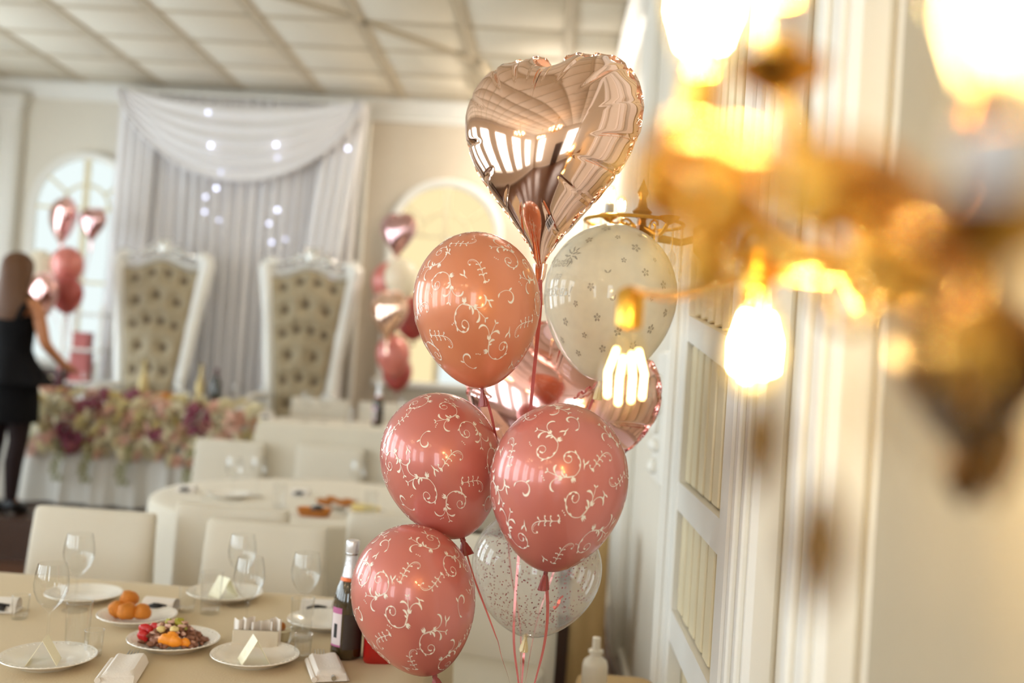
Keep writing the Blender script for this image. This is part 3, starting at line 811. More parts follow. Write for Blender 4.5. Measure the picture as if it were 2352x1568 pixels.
ribbon(b_low, [tied(b_low), at(1040, 1620, 2.1)] + down(4))
ribbon(b_white, [tied(b_white), at(1330, 1010, 2.46), at(1290, 1250, 2.55), at(1235, 1420, 2.5), at(1206, 1568, 2.25)] + down(5))
ribbon(b_clear, [tied(b_clear), at(1202, 1520, 2.33)] + down(6))
def curl(t, p, d, n, r, L):
    P = [Vector(p) + Vector(d) * (L * i / (n * 8)) + Vector((0, r * cos(i * pi / 4), r * sin(i * pi / 4))) for i in range(n * 8 + 1)]
    mb = MB().strip(P, .0065, side=Vector(d).normalized()); mb.xf(mw(t).inverted()); mb.build('ribbon_curl', M['ribbon'], t)
curl(b_white, at(1374, 880, 2.42), (-.75, -.2, -.5), 3, .006, .075)
curl(h1, at(1241, 640, 2.2), (-.3, -.3, -.8), 3, .004, .05)
curl(b_right, at(1292, 1374, 2.07), (-.55, -.1, -.6), 1, .008, .03)
bw = thing('balloon_weight', 'small pink balloon weight on the floor under the near bunch', 'weight', (wt.x, wt.y, 0))
MB().lathe([(.055, 0), (.06, .01), (.055, .10), (.03, .115), (.012, .13)], 20).build('weight_body', M['pinkbox'], bw)
MB().lathe([(.012, .128), (.03, .15), (.012, .14)], 12).build('bow', M['ribbon'], bw)

# ------------------------------------------------------------------ tables, cloths, covered chairs
def rrect(w, d, n=48, e=7.0):
    out = []
    for j in range(n):
        a = 2 * pi * (j + .5) / n; c, s = cos(a), sin(a)
        k = (abs(c) ** e + abs(s) ** e) ** (-1 / e)
        # spread the points evenly round the outline
        out.append((w / 2 * k * c, d / 2 * k * s))
    return out
def outline(w, d, step=.03):
    pts = []
    for (x0, y0), (x1, y1) in (((-w / 2, -d / 2), (w / 2, -d / 2)), ((w / 2, -d / 2), (w / 2, d / 2)), ((w / 2, d / 2), (-w / 2, d / 2)), ((-w / 2, d / 2), (-w / 2, -d / 2))):
        n = int(max(abs(x1 - x0), abs(y1 - y0)) / step)
        pts += [(x0 + (x1 - x0) * i / n, y0 + (y1 - y0) * i / n) for i in range(n)]
    return pts
def table(c, w, d, h, label, cloth_label, drop=.62, m='cloth', amp=.02, freq=9, round_=False):
    t = thing('banquet_table', label, 'table', c)
    if round_: MB().lathe([(.001, h - .036), (w / 2 - .005, h - .036), (w / 2, h - .03), (w / 2, h - .008), (w / 2 - .006, h - .001), (.001, h - .001)], 48).build('tabletop', M['wood'], t)
    else: MB().box((0, 0, h - .02), (w, d, .036), bev=.005).build('tabletop', M['wood'], t)
    for sx in (-1, 1):
        for sy in (-1, 1): MB().box((sx * (w / 2 - .09) * (.68 if round_ else 1), sy * (d / 2 - .09) * (.68 if round_ else 1), (h - .04) / 2), (.05, .05, h - .04)).build('leg', M['wood'], t)
    cl = thing('tablecloth', cloth_label, 'tablecloth', Vector(c) + Vector((0, 0, h)))
    o = [((w / 2 + .01) * cos(2 * pi * i / 180), (d / 2 + .01) * sin(2 * pi * i / 180)) for i in range(180)] if round_ else outline(w + .02, d + .02); rs = []; L = 0; per = []
    for i, p in enumerate(o):
        per.append(L); q = o[(i + 1) % len(o)]; L += math.hypot(q[0] - p[0], q[1] - p[1])
    for k, (ins, dz) in enumerate(((.5, .003), (.06, .003), (.012, .003), (0, -.004), (-.006, -.02), (-.014, -.12), (-.022, -.3), (-.03, -.46), (-.036, -drop))):
        ring = []
        for (x, y), s in zip(o, per):
            r = math.hypot(x, y) or 1; f = max(0, -dz) / drop
            wv = amp * f * (sin(s * freq) + .6 * sin(s * freq * 2.3 + 1) + .3 * sin(s * freq * .37))
            kx = (w / 2 - ins + wv) / (w / 2) if ins < .1 else .3
            ky = (d / 2 - ins + wv) / (d / 2) if ins < .1 else .3
            ring.append(Vector((x * kx, y * ky, dz)))
        rs.append(ring)
    MB().rings(rs, True, False).build('cloth', M[m], cl)
    return t, cl
TZ = .753
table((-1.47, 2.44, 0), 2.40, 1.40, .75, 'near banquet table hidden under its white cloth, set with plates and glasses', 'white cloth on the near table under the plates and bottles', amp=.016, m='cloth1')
table((-1.19, 5.16, 0), 1.58, 1.58, .75, 'round middle banquet table hidden under its white cloth, with bread and dip on top', 'white cloth on the round middle table below the bread plates', round_=True)
table((-1.12, 6.82, ZD), 1.56, .56, .75, 'banquet table on the dais hidden under a white cloth, holding one champagne bottle', 'white cloth on the dais table beneath the far champagne bottle', drop=.6)

def chair_proto(label):
    t = thing('covered_chair', label, 'chair')
    rs = []
    for z, w, d, y in ((.02, .47, .10, .20), (.30, .465, .10, .20), (.46, .465, .105, .20), (.60, .46, .10, .215), (.78, .445, .085, .235), (.884, .442, .074, .245), (.898, .437, .062, .247), (.904, .428, .04, .248)):
        rs.append([Vector((x * (1 + .012 * sin(z * 9 + i)), y + yy + .008 * noise.noise(Vector((x * 7, z * 5, yy * 9))), z)) for i, (x, yy) in enumerate(rrect(w, d, 56, 5))])
    MB().rings(rs).build('back_cover', M['cover'], t)
    rs = []
    for z, k in ((.03, .045), (.15, .03), (.30, .016), (.43, .004), (.462, 0), (.472, -.03)):
        rs.append([Vector((x * (1 + k * 2 + k * .5 * sin(i * 1.7)), -.035 + y * (1 + k * 2 + k * .5 * sin(i * 1.7)), z)) for i, (x, y) in enumerate(rrect(.45, .40, 64, 7))])
    MB().rings(rs).build('seat_cover', M['cover'], t)
    for sx in (-1, 1):
        for sy in (-.20, .2): MB().box((sx * .19, sy, .12), (.03, .03, .24)).build('leg', M['wood'], t)
    return t
GA, GC = 'covered chairs beyond the near table', 'covered chairs round the middle table'
def px_chair(px, Y): return Vector((at(px, 1200, Y).x, Y, 0))
ch = chair_proto('white covered chair at the far side of the near table, left of the others')
ch.location = px_chair(150, 3.47); ch['group'] = GA
dup(ch, px_chair(566, 3.46), 'white covered chair facing out behind the wine glasses, its back to the middle table', R(-3), GA)
dup(ch, px_chair(580, 4.07), 'white covered chair pulled up to the near side of the middle table, turned away', R(178), GC)
dup(ch, px_chair(945, 4.12), 'white covered chair below the bread plates, half hidden by the low pink balloon', R(181), GC)
dup(ch, px_chair(490, 6.18), 'white covered chair on the far side of the middle table, under the flower garland', R(1), GC)
dup(ch, px_chair(728, 6.22), 'white covered chair on the far side of the middle table, under the far champagne bottle', R(-1), GC)
for o in bpy.context.scene.objects:
    if o.get('group') == GA: o.scale = (1.04, 1, .965)
GD = 'covered chairs on the dais'
dup(ch, Vector((at(724, 900, 7.43).x, 7.43, ZD)), 'white covered chair on the dais in front of the right throne', 0, GD)
dup(ch, Vector((at(884, 900, 7.46).x, 7.46, ZD)), 'white covered chair on the dais behind the far champagne bottle', 0, GD)
_e = dup(ch, Vector((-.205, 3.5, 0)), 'white covered chair past the right end of the near table, seen through the clear balloon', R(-14), GA)
_e.scale = (1.04, 1, .965)

# ------------------------------------------------------------------ head table with flowers
HX0, HX1, HY = -4.0, -2.14, 7.43
ht, hc = table(((HX0 + HX1) / 2, HY, ZD), HX1 - HX0, .50, .75, 'long head table on the dais hidden behind its gathered skirt', 'pale gathered skirt of the head table below the flower garland', drop=.735, m='skirt', amp=.035, freq=26)
gl = thing('flower_garland', 'garland of cream, blush and plum flowers along the front of the head table', 'flowers', (at(350, 900, 7.12).x, 7.08, ZD + .75))
def rose_mesh(m):
    mb = MB()
    for ring, (n, r, tilt, s) in enumerate(((3, .12, .35, .42), (5, .30, .7, .5), (6, .55, 1.15, .55))):
        for i in range(n):
            a = 2 * pi * i / n + ring * .6; c, q = cos(a), sin(a)
            P = []
            for u, v in ((-1, 0), (1, 0), (-1.25, .55), (0, .62), (1.25, .55), (-.7, 1), (.7, 1)):
                rad = r + v * s * sin(tilt); z = v * s * cos(tilt) * 1.2 - .25 * ring * .4; w = u * .26 * (1 + ring * .35)
                P.append((rad * c - w * q, rad * q + w * c, z))
            mb.add(P, [(0, 1, 3, 2), (1, 4, 3), (2, 3, 5), (3, 4, 6), (3, 6, 5)])
    mb.ball((0, 0, -.05), .3, 6, 5)
    return mb.mesh('rose', m)
def cluster_mesh(m):
    mb = MB(); rnd = random.Random(2)
    for i in range(9):
        a = i * 2.4; z = 1 - i / 9; r = math.sqrt(max(0, 1 - (1 - i / 9) ** 2)) * .8
        mb.ball((r * cos(a), r * sin(a), z * .75), .40, 6, 4, (1, 1, .7))
    return mb.mesh('hydrangea', m)
FM = {k: (rose_mesh(M[k]), cluster_mesh(M[k])) for k in ('f_cream', 'f_yellow', 'f_blush', 'f_plum', 'f_mauve')}
rnd = random.Random(21)
nfl = 0
gx0, gx1 = at(88, 900, 7.15).x, at(612, 900, 7.15).x
ncol = 30
for i in range(ncol):
    x = gx0 + (gx1 - gx0) * (i + .5) / ncol
    for j in range(7):
        f = i / ncol
        zlo = ZD + .75 - .36 - .09 * max(0, f - .45)
        z = zlo + (ZD + .75 + .10 - zlo) * (j + .5 + rnd.uniform(-.3, .3)) / 7
        n1 = noise.noise(Vector((x * 4.6, z * 6.5, 1.3)))
        k = 'f_plum' if n1 > .40 else ('f_mauve' if n1 > .36 else rnd.choice(['f_cream', 'f_cream', 'f_yellow', 'f_blush', 'f_cream', 'f_blush']))
        o = bpy.data.objects.new('hydrangea' if k in ('f_plum',) else 'rose', FM[k][1 if k == 'f_plum' else 0]); C.objects.link(o); o.parent = gl
        y = 7.065 - .03 * rnd.random() + (.08 if z > ZD + .80 else 0)
        o.location = Vector((x + rnd.uniform(-.03, .03), y, z)) - gl.location
        o.rotation_euler = (R(75 - 45 * max(0, (z - ZD - .72) / .15)) + rnd.uniform(-.4, .4), rnd.uniform(-.5, .5), rnd.random() * 6)
        s = rnd.uniform(.045, .062); o.scale = (s, s, s)
for px in (150, 215, 300, 452, 520, 600):
    x = at(px, 1000, 7.13).x - gl.location.x; pts = [(x + .02 * sin(i * 1.3), -.045, -.28 - i * .05) for i in range(rnd.randint(5, 9))]
    mb = MB().tube(pts, .004, 5)
    for i, p in enumerate(pts):
        for s in (-1, 1): mb.ball((p[0] + s * .022, p[1], p[2] - .01), .016, 6, 4, (1.2, .4, 1.5))
    mb.build('trailing_vine', M['leaf'], gl)

# ------------------------------------------------------------------ thrones
def throne_proto(label):
    t = thing('throne', label, 'throne')
    Z0, Z1 = .52, 1.87                                       # bottom and top of the back
    def half(v): return .178 + .172 * (max(0, v)) ** 1.25 + .012 * sin(v * 5) - .03 * sin(pi * v) * (1 - v)
    def topz(s): return Z1 + .03 * (1 - s * s) + .03 * cos(s * pi * 1.5) - .02
    rows = [(.0, .24), (.145, .3), (.29, .24), (.435, .3), (.58, .24), (.725, .3), (.87, .24)]
    btn = []
    for i, (v, _) in enumerate(rows):
        n = 3 if i % 2 == 0 else 2
        if i >= 4: n += 1
        for j in range(n): btn.append((((j + .5) / n - .5) * 2 * .86 if n > 1 else 0, .06 + v))
    def back(u, v):
        s = (u - .5) * 2; z = Z0 + v * (topz(s) - Z0); x = s * half(v)
        puff = .055 * (1 - abs(s) ** 5) * (1 - abs(2 * v - 1) ** 9)
        dimple = 0
        for bs, bv in btn:
            q = ((s - bs) * half(v) / .05) ** 2 + ((v - bv) * (Z1 - Z0) / .055) ** 2
            dimple += .05 * math.exp(-q * .8)
        return Vector((x, -.02 - puff + min(dimple, .05) - .06 * (1 - v) + .10 * v, z))
    MB().grid(back, 52, 70).build('back_cushion', M['velvet'], t)
    MB().grid(lambda u, v: back(u, v) + Vector((0, .10, 0)), 12, 16).build('back_panel', M['throne'], t)
    bme = MB().ball((0, 0, 0), .027, 10, 6, (1, .5, 1.1)).mesh('button', M['button'])
    for bs, bv in btn:
        o = bpy.data.objects.new('button', bme); C.objects.link(o); o.parent = t
        o.location = back(bs / 2 + .5, bv) + Vector((0, -.008, 0))
    for s in (-1, 1):
        pts = [Vector((s * (half(v) + .035), .02 - .06 * (1 - v) + .10 * v, Z0 - .12 + v * (Z1 - Z0 + .12))) for v in [i / 14 for i in range(15)]]
        pts += [Vector((s * (half(1) + .04), .12, Z1 + .04)), Vector((s * (half(1) + .005), .12, Z1 + .085)), Vector((s * (half(1) - .06), .12, Z1 + .085))]
        MB().tube(pts, [.046 + .022 * (i / 17) for i in range(15)] + [.066, .056, .034], 10).build('side_rail', M['throne'], t)
        # scrolled arm and its post
        MB().tube([(s * .24, .0, .86), (s * .34, -.15, .84), (s * .37, -.26, .80), (s * .37, -.32, .79), (s * .37, -.34, .74), (s * .36, -.31, .715)], [.03, .034, .036, .04, .036, .02], 10).build('arm', M['throne'], t)
        MB().tube([(s * .36, -.29, .76), (s * .33, -.28, .62), (s * .34, -.29, .48)], [.028, .022, .03], 8).build('arm_post', M['throne'], t)
        MB().tube([(s * .32, -.29, .40), (s * .36, -.33, .28), (s * .33, -.31, .14), (s * .35, -.33, .03), (s * .35, -.34, 0)], [.05, .045, .03, .035, .03], 10).build('leg', M['throne'], t)
        MB().tube([(s * .24, .04, .42), (s * .25, .08, .2), (s * .27, .12, 0)], [.04, .032, .028], 10).build('leg', M['throne'], t)
    MB().tube([Vector(((i / 10 - 1) * .34, .125, topz((i / 10 - 1)) + .035)) for i in range(21)], .026, 8).build('top_rail', M['throne'], t)
    # carved silver crest: shell, scrolls and leaves, each a carving of its own
    cr = MB().ball((0, .11, Z1 + .15), 1, 12, 8, (.055, .03, .075)).build('crest', M['silver'], t)
    for s in (-1, 1):
        for i, (x, z, r, ang) in enumerate(((.08, .13, .05, 40), (.15, .105, .045, 25), (.21, .09, .04, 12), (.27, .085, .036, 2), (.05, .2, .035, 65), (.115, .16, .03, 50))):
            m = MB().ball((0, 0, 0), 1, 8, 6, (r, .022, r * .5)); m.xf(Matrix.Translation((s * x, .105, Z1 + z)) @ Matrix.Rotation(R(-s * ang), 4, 'Y')); m.build('carved_leaf', M['silver'], cr)
        MB().tube([(s * (.14 + .04 * cos(a) * (1 - a / 9)), .10, Z1 + .10 + .04 * sin(a) * (1 - a / 9)) for a in [i * .5 for i in range(15)]], .010, 6).build('carved_scroll', M['silver'], cr)
    MB().box((0, -.13, .40), (.66, .42, .10), bev=.02).build('seat_frame', M['throne'], t)
    MB().box((0, -.14, .48), (.62, .40, .10), bev=.035).build('seat_cushion', M['velvet'], t)
    return t
th = throne_proto('tall white throne with a tufted taupe back, left of the pair')
def throne_at(px): p = at(px, 780, 8.12); return Vector((p.x, 8.10, ZD))
th.location = throne_at(352); th['group'] = 'thrones behind the head table'
dup(th, throne_at(697), 'tall white throne with a tufted taupe back, nearer the right side balloon bunch', group='thrones behind the head table')

# ------------------------------------------------------------------ tableware on the near and middle tables
def P(px, py, z=TZ): return on(px, py, z)
def plate_proto(label, r=.108):
    t = thing('plate', label, 'plate')
    MB().lathe([(.001, .004), (r * .55, .004), (r * .62, .0), (r * .66, .003), (r * .72, .008), (r * .97, .019), (r, .021), (r * .99, .023), (r * .95, .0215), (r * .70, .0115), (r * .62, .007), (.001, .0065)], 48, cap0=False, cap1=False).build('dish', M['porcelain'], t)
    mb = MB()
    for i in range(40):
        a = 2 * pi * i / 40; mb.ball((r * .93 * cos(a), r * .93 * sin(a), .0205), .0042, 6, 4, (1, 1, .35))
    mb.build('embossed_rim', M['porcelain'], t)
    return t
GP = 'white plates on the near table'
pl = plate_proto('white plate with a folded cream card, at the left front of the near table'); pl.location = P(110, 1524); pl['group'] = GP
plates = {'a': pl.location.copy()}
def plate(px, py, label, s=1.0, z=TZ, group=GP):
    o = dup(pl, P(px, py, z), label, group=group, scale=(s, s, s)); return o
plates['b'] = plate(585, 1519, 'white plate with a folded cream card, in front of the napkin holder').location.copy()
plates['c'] = plate(398, 1484, 'white plate heaped with meat salad, tomato and orange slices', 1.06).location.copy()
plates['d'] = plate(314, 1426, 'white plate holding fried dough balls', .98).location.copy()
plates['e'] = plate(192, 1376, 'empty white plate at the far left, behind the tall tumbler').location.copy()
plates['f'] = plate(516, 1374, 'white plate with a yellow card behind the tall tumbler', 1.05).location.copy()
plates['g'] = plate(748, 1437, 'empty white plate left of the champagne bottle').location.copy()

def wineglass_proto(label, h=.212):
    t = thing('wine_glass', label, 'glass')
    o = [(.034, 0), (.034, .002), (.020, .005), (.006, .010), (.0038, .02), (.0036, .085), (.005, .094), (.016, .104), (.031, .122), (.0395, .145), (.0415, .162), (.039, .185), (.0335, h), ]
    i = [(.0325, h), (.038, .185), (.0403, .162), (.0383, .145), (.030, .124), (.015, .107), (.001, .101)]
    MB().lathe(o[:6], 32, cap1=False).build('foot_and_stem', M['glass'], t)
    MB().lathe(o[5:] + i, 36, cap0=False, cap1=False).build('bowl', M['glass'], t)
    return t
GG = 'wine glasses on the near table'
wg = wineglass_proto('large wine glass nearest the camera, behind the left folded card'); wg.location = P(107, 1492); wg['group'] = GG
def wglass(px, py, label, z=TZ, group=GG, s=1.0): return dup(wg, P(px, py, z), label, group=group, scale=(s, s, s))
wglass(172, 1402, 'wine glass in front of the leftmost covered chair', s=1.02)
wglass(548, 1390, 'wine glass standing farthest back, before the covered chair that faces out')
wglass(563, 1462, 'wine glass just behind the white napkin holder')
wglass(694, 1445, 'wine glass nearest the champagne bottle')
def tumbler_proto(label, r, h, name='tumbler'):
    t = thing(name, label, 'glass')
    MB().lathe([(r * .84, 0), (r * .88, .004), (r, h), (r * .95, h), (r * .83, .012), (.001, .010)], 32, cap1=False).build('glass_body', M['glass'], t)
    MB().lathe([(r * .975 + .0012 * cos(a), h + .0012 * sin(a)) for a in [2 * pi * i / 8 for i in range(9)]], 32, cap0=False, cap1=False).build('rim', M['glass'], t)
    return t
GT = 'clear tumblers on the near table'
tb = tumbler_proto('tall clear tumbler behind the left folded card', .031, .118); tb.location = P(175, 1492); tb['group'] = GT
dup(tb, P(482, 1408), 'tall clear tumbler in front of the plate with the yellow card', group=GT)
dup(tb, P(690, 1470), 'tall clear tumbler right of the napkin holder', group=GT, scale=(1, 1, .95))
tb2 = tumbler_proto('small shot tumbler left of the fork and knife', .023, .062); tb2.location = P(213, 1505); tb2['group'] = GT
dup(tb2, P(694, 1512), 'small shot tumbler left of the fork alone', group=GT)
dup(tb2, P(428, 1404), 'small shot tumbler beside the printed napkin', group=GT, scale=(1.05, 1.05, 1.1))
dup(tb2, P(45, 1420), 'small shot tumbler behind the nearest wine glass', group=GT)

def tent_card(label, p, rz, m='paper'):
    t = thing('place_card', label, 'card', p, rz)
    w, h, l = .034, .058, .062
    for s in (-1, 1):
        rs = [[Vector((s * x + dx * s, y, z)) for x, z, dx in ((w, 0, 0), (0, h, 0), (0, h - .0016, 0), (w - .0014, 0, 0))] for y in (-l / 2, l / 2)]
        MB().rings(rs).build('card_leaf', M[m], t, False)
    mb = MB()
    for k, (cx, cy, sc) in enumerate(((.35, 0, .3), (.62, .1, .22))):
        for vs, fs in motif('ess'):
            q = []
            for x, y in vs:
                f = cx + y * .12 * sc * 3; yy = (cy + x * .3 * sc * 2) * l
                q.append(Vector((-(w * (1 - f)) - .0009, yy, h * f + .0004)))
            mb.add(q, fs)
    mb.build('card_print', M['ink'], t, 'flat')
    return t
tent_card('folded cream place card on the left front plate', plates['a'] + Vector((-.005, -.012, .0075)), R(17))
tent_card('folded cream place card on the plate before the napkin holder', plates['b'] + Vector((.003, -.02, .0075)), R(27))
tent_card('folded yellow place card on the plate behind the tall tumbler', plates['f'] + Vector((-.005, .0, .008)), R(50))

def napkin(label, p, rz, w=.10, l=.13, group='folded napkins on the near table'):
    t = thing('napkin', label, 'napkin', p, rz, group)
    MB().box((0, 0, .0025), (w - .01, l - .01, .004), bev=.0015).build('napkin_base', M['napkin'], t)
    for k in range(2):
        ins = .004 * k
        def fn(u, v):
            x = (u - .5) * (w - ins); y = (v - .5) * (l - ins)
            edge = min(1, min(u, 1 - u, v * 1.0) * 7)
            return Vector((x, y + (.012 * k if v > .5 else 0), .004 + (.015 + k * .003) * math.sqrt(edge) + .002 * sin(u * 9 + k) * v))
        MB().grid(fn, 14, 14).build('napkin_layer', M['napkin'], t)
    MB().tube([(-w / 2 + .002, y, .009) for y in (-l / 2, 0, l / 2)], .007, 8).build('fold', M['napkin'], t)
    return t
def fork(label, p, rz):
    t = thing('fork', label, 'fork', p, rz)
    MB().tube([(0, -.065, .006), (0, -.03, .005), (0, .03, .006), (0, .048, .007)], [.006, .004, .0028, .006], 8).build('handle', M['steel'], t)
    MB().box((0, .054, .007), (.024, .014, .0025), bev=.001).build('shoulder', M['steel'], t)
    for i in range(4): MB().tube([(-.0105 + i * .007, .058, .007), (-.0105 + i * .007, .085, .010), (-.0105 + i * .007, .105, .013)], [.0019, .0018, .001], 6).build('tine', M['steel'], t)
    return t
def knife(label, p, rz):
    t = thing('knife', label, 'knife', p, rz)
    MB().tube([(0, -.065, .006), (0, -.02, .006), (0, .02, .006)], [.006, .0055, .005], 8).build('handle', M['steel'], t)
    prof = [(-.006, .02), (.007, .02), (.012, .06), (.011, .09), (.004, .108), (-.005, .112), (-.006, .06)]
    MB().rings([[Vector((x, y, z)) for x, y in prof] for z in (.005, .007)]).build('blade', M['steel'], t, False)
    return t
n1 = P(283, 1548); napkin('folded white napkin with fork and knife between the two folded cards', n1, R(12), .085, .15)
fork('steel fork tucked in the napkin left of the meat salad', n1 + Vector((-.014, .026, .0045)), R(8))
knife('steel knife beside the fork, left of the meat salad', n1 + Vector((.014, .014, .0045)), R(12))
n2 = P(752, 1545); napkin('folded white napkin with a fork in front of the champagne bottle', n2, R(20), .085, .15)
fork('steel fork tucked in the napkin before the champagne bottle', n2 + Vector((-.022, .026, .0045)), R(16))
knife('short steel knife tip in the napkin before the champagne bottle', n2 + Vector((.008, -.008, .0045)), R(20))
def printed_napkin(label, p, rz):
    t = thing('napkin', label, 'napkin', p, rz, 'printed napkins on the tables')
    rs = []
    for k in range(9):
        a = pi * k / 8
        rs.append([Vector((x, -.028 * cos(a), .004 + .034 * sin(a) ** .8)) for x in (-.046, -.02, .02, .046)])
    MB().rings(rs, False, False, False).build('napkin_fold', M['napkin'], t)
    MB().box((0, 0, .0035), (.098, .07, .006), bev=.002).build('napkin_base', M['napkin'], t)
    MB().tube([(-.026, -.026, .013), (-.005, -.03, .02), (.02, -.028, .013)], [.007, .010, .007], 8).build('dark_motif', M['black'], t)
    MB().tube([(-.018, -.028, .02), (.004, -.031, .026), (.03, -.026, .022)], [.003, .004, .003], 6).build('dark_motif', M['black'], t)
    return t
pn = printed_napkin('white napkin with a dark print, behind the fried dough plate', P(368, 1402), R(-4))
dup(pn, P(2, 1402), 'white napkin with a dark print at the left edge behind the nearest wine glass', R(10))
dup(pn, P(728, 1405), 'white napkin with a dark print behind the glass nearest the champagne', R(5))

# napkin holder with a fan of napkins, and a glass dish next to it
nh = thing('napkin_holder', 'white napkin holder stuffed with fanned paper napkins', 'napkin holder', P(588, 1490), R(8))
MB().box((0, 0, .006), (.12, .055, .012), bev=.004).build('holder_base', M['white_plastic'], nh)
for s in (-1, 1): MB().box((0, s * .026, .03), (.115, .004, .05), bev=.0015).build('holder_side', M['white_plastic'], nh)
for k in range(5):
    x = -.046 + k * .023
    MB().grid(lambda u, v: Vector((x + (u - .5) * .030, .018 * cos(u * pi * 2 + k) * (1 - .3 * v) * .8, .013 + v * (.062 + .006 * sin(k * 2)) )), 16, 6).build('paper_napkin', M['napkin'], nh)
gd = thing('glass_dish', 'clear glass sauce dish with a wooden pick, right of the napkin holder', 'dish', P(640, 1478))
MB().lathe([(.026, 0), (.030, .004), (.036, .05), (.034, .05), (.027, .008), (.001, .006)], 28, cap1=False).build('dish_wall', M['glass'], gd)
MB().ball((.004, .0, .045), .012, 10, 7).build('sauce_blob', M['bread'], gd)
MB().lathe([(.001, .008), (.025, .009), (.030, .036), (.001, .038)], 24).build('cream_sauce', M['f_cream'], gd)

# food
def lump(r, seed, sc=(1, 1, 1), amp=.22):
    mb = MB().ball((0, 0, 0), r, 14, 10)
    mb.v = [Vector((p.x * sc[0], p.y * sc[1], p.z * sc[2])) * (1 + amp * noise.noise(p * (1.5 / r) + Vector((seed, 0, 0)))) for p in mb.v]
    return mb
for i, (dx, dy, dz, r, l) in enumerate(((-.050, -.010, .024, .024, 'left'), (-.018, -.028, .025, .025, 'front'), (.020, -.016, .023, .023, 'right'), (-.030, .010, .054, .024, 'top'))):
    o = lump(r, i * 3.1, (1.08, 1, .94), amp=.22).build('dough_ball', M['orange'])
    o.location = plates['d'] + Vector((dx, dy, dz + .008 - (.004 if i == 3 else 0)))
    tag(o, {'left': 'leftmost golden fried dough ball of the pile on the plate', 'front': 'golden fried dough ball at the front of the pile', 'right': 'paler fried dough ball at the right of the pile', 'top': 'golden fried dough ball sitting on top of the pile'}[l], 'dough ball', 'fried dough balls')
sl = thing('meat_salad', 'mound of brown meat salad with tomato, pickle and orange slices', 'salad', plates['c'] + Vector((0, 0, .010)))
mb = MB(); rnd = random.Random(4)
for i in range(150):
    a = rnd.random() * 2 * pi; q = math.sqrt(rnd.random()); x, y = .078 * q * cos(a), .058 * q * sin(a)
    z = .044 * (1 - q * q) * rnd.uniform(.5, 1.0) + .004
    m = lump(rnd.uniform(.006, .010), i, (1.5, .8, .7), .4); m.xf(Matrix.Translation((x, y, z)) @ Matrix.Rotation(rnd.random() * 6, 4, 'Z') @ Matrix.Rotation(rnd.uniform(-.6, .6), 4, 'X'))
    mb.add(m.v, m.f)
mb.build('shredded_meat', M['meat'], sl)['kind'] = 'stuff'
mb = MB()
for i in range(34):
    a = rnd.random() * 2 * pi; q = math.sqrt(rnd.random()); x, y = .07 * q * cos(a), .052 * q * sin(a)
    m = lump(rnd.uniform(.005, .008), i + 200, (1.6, .7, .6), .4); m.xf(Matrix.Translation((x, y, .046 * (1 - q * q) + .010)) @ Matrix.Rotation(rnd.random() * 6, 4, 'Z')); mb.add(m.v, m.f)
mb.build('onion_shreds', M['f_blush'], sl)['kind'] = 'stuff'
for i, (x, y, z, s, rx) in enumerate(((-.068, -.012, .030, .017, .3), (-.070, -.026, .018, .014, .9), (-.048, -.004, .036, .013, .2))):
    lump(s, i, (1.2, .6, .9), .15).xf(Matrix.Translation((x, y, z)) @ Matrix.Rotation(rx, 4, 'Y')).build('tomato_wedge', M['tomato'], sl)
for i, (x, y, z, s) in enumerate(((.002, -.052, .021, .019), (.022, -.054, .019, .017), (.044, -.046, .016, .013), (.012, -.047, .028, .015))):
    lump(s, i + 5, (1.15, .55, .85), .2).build('orange_slice', M['carrot'], sl, loc=(x, y, z))
for i, (a, b) in enumerate((((-.005, .0, .05), (.02, .006, .058)), ((.0, -.004, .056), (.034, -.006, .036)), ((-.025, .004, .044), (-.012, .0, .056)))):
    MB().tube([a, ((a[0] + b[0]) / 2, a[1], (a[2] + b[2]) / 2 + .002), b], [.006, .008, .004], 8).build('pickle_strip', M['pickle'], sl)
for i, (x, y, z) in enumerate(((-.022, -.03, .04), (.01, -.03, .042))): lump(.010, i, (1.2, 1, .8), .3).build('cheese_cube', M['cheese'], sl, loc=(x, y, z))

# bottles
def champagne_proto(label):
    t = thing('champagne_bottle', label, 'bottle')
    MB().lathe([(.002, .004), (.036, .0), (.0425, .004), (.043, .02), (.043, .150), (.041, .172), (.034, .195), (.025, .218), (.0225, .222)], 36, cap1=False).build('bottle_body', M['bottle'], t)
    MB().lathe([(.0235, .214), (.0255, .2205), (.0215, .232), (.0185, .255), (.0165, .275), (.0165, .288)], 32, cap0=False, cap1=False).build('foil_neck', M['foilw'], t)
    MB().lathe([(.0165, .286), (.0185, .289), (.0188, .318), (.017, .322), (.001, .323)], 28, cap0=False).build('foil_cap', M['foilw'], t)
    MB().lathe([(.0166, .282), (.0178, .284), (.0178, .288), (.0166, .290)], 24, cap0=False, cap1=False).build('wire_ring', M['steel'], t)
    MB().lathe([(.0262, .210), (.0285, .213), (.0262, .222)], 30, cap0=False, cap1=False).build('neck_band', M['redband'], t)
    def wrap(a0, a1, z0, z1, r): return MB().grid(lambda u, v: Vector((r * sin(a0 + (a1 - a0) * u), -r * cos(a0 + (a1 - a0) * u), z0 + (z1 - z0) * v)), 14, 3)
    wrap(R(-62), R(-12), .036, .142, .0436).build('label', M['label'], t)
    wrap(R(-62), R(-12), .126, .142, .0439).build('label_band', M['pinkband'], t)
    wrap(R(-62), R(-12), .036, .041, .0439).build('label_band', M['pinkband'], t)
    wrap(R(-44), R(-28), .060, .098, .0439).build('label_print', M['black'], t)
    wrap(R(-4), R(80), .03, .125, .0436).build('back_label', M['blacklabel'], t)
    return t
cb = champagne_proto('open champagne bottle with white foil neck on the near table, beside the low pink balloon')
cb.location = P(793, 1507); cb.scale = (.92, .92, .92)
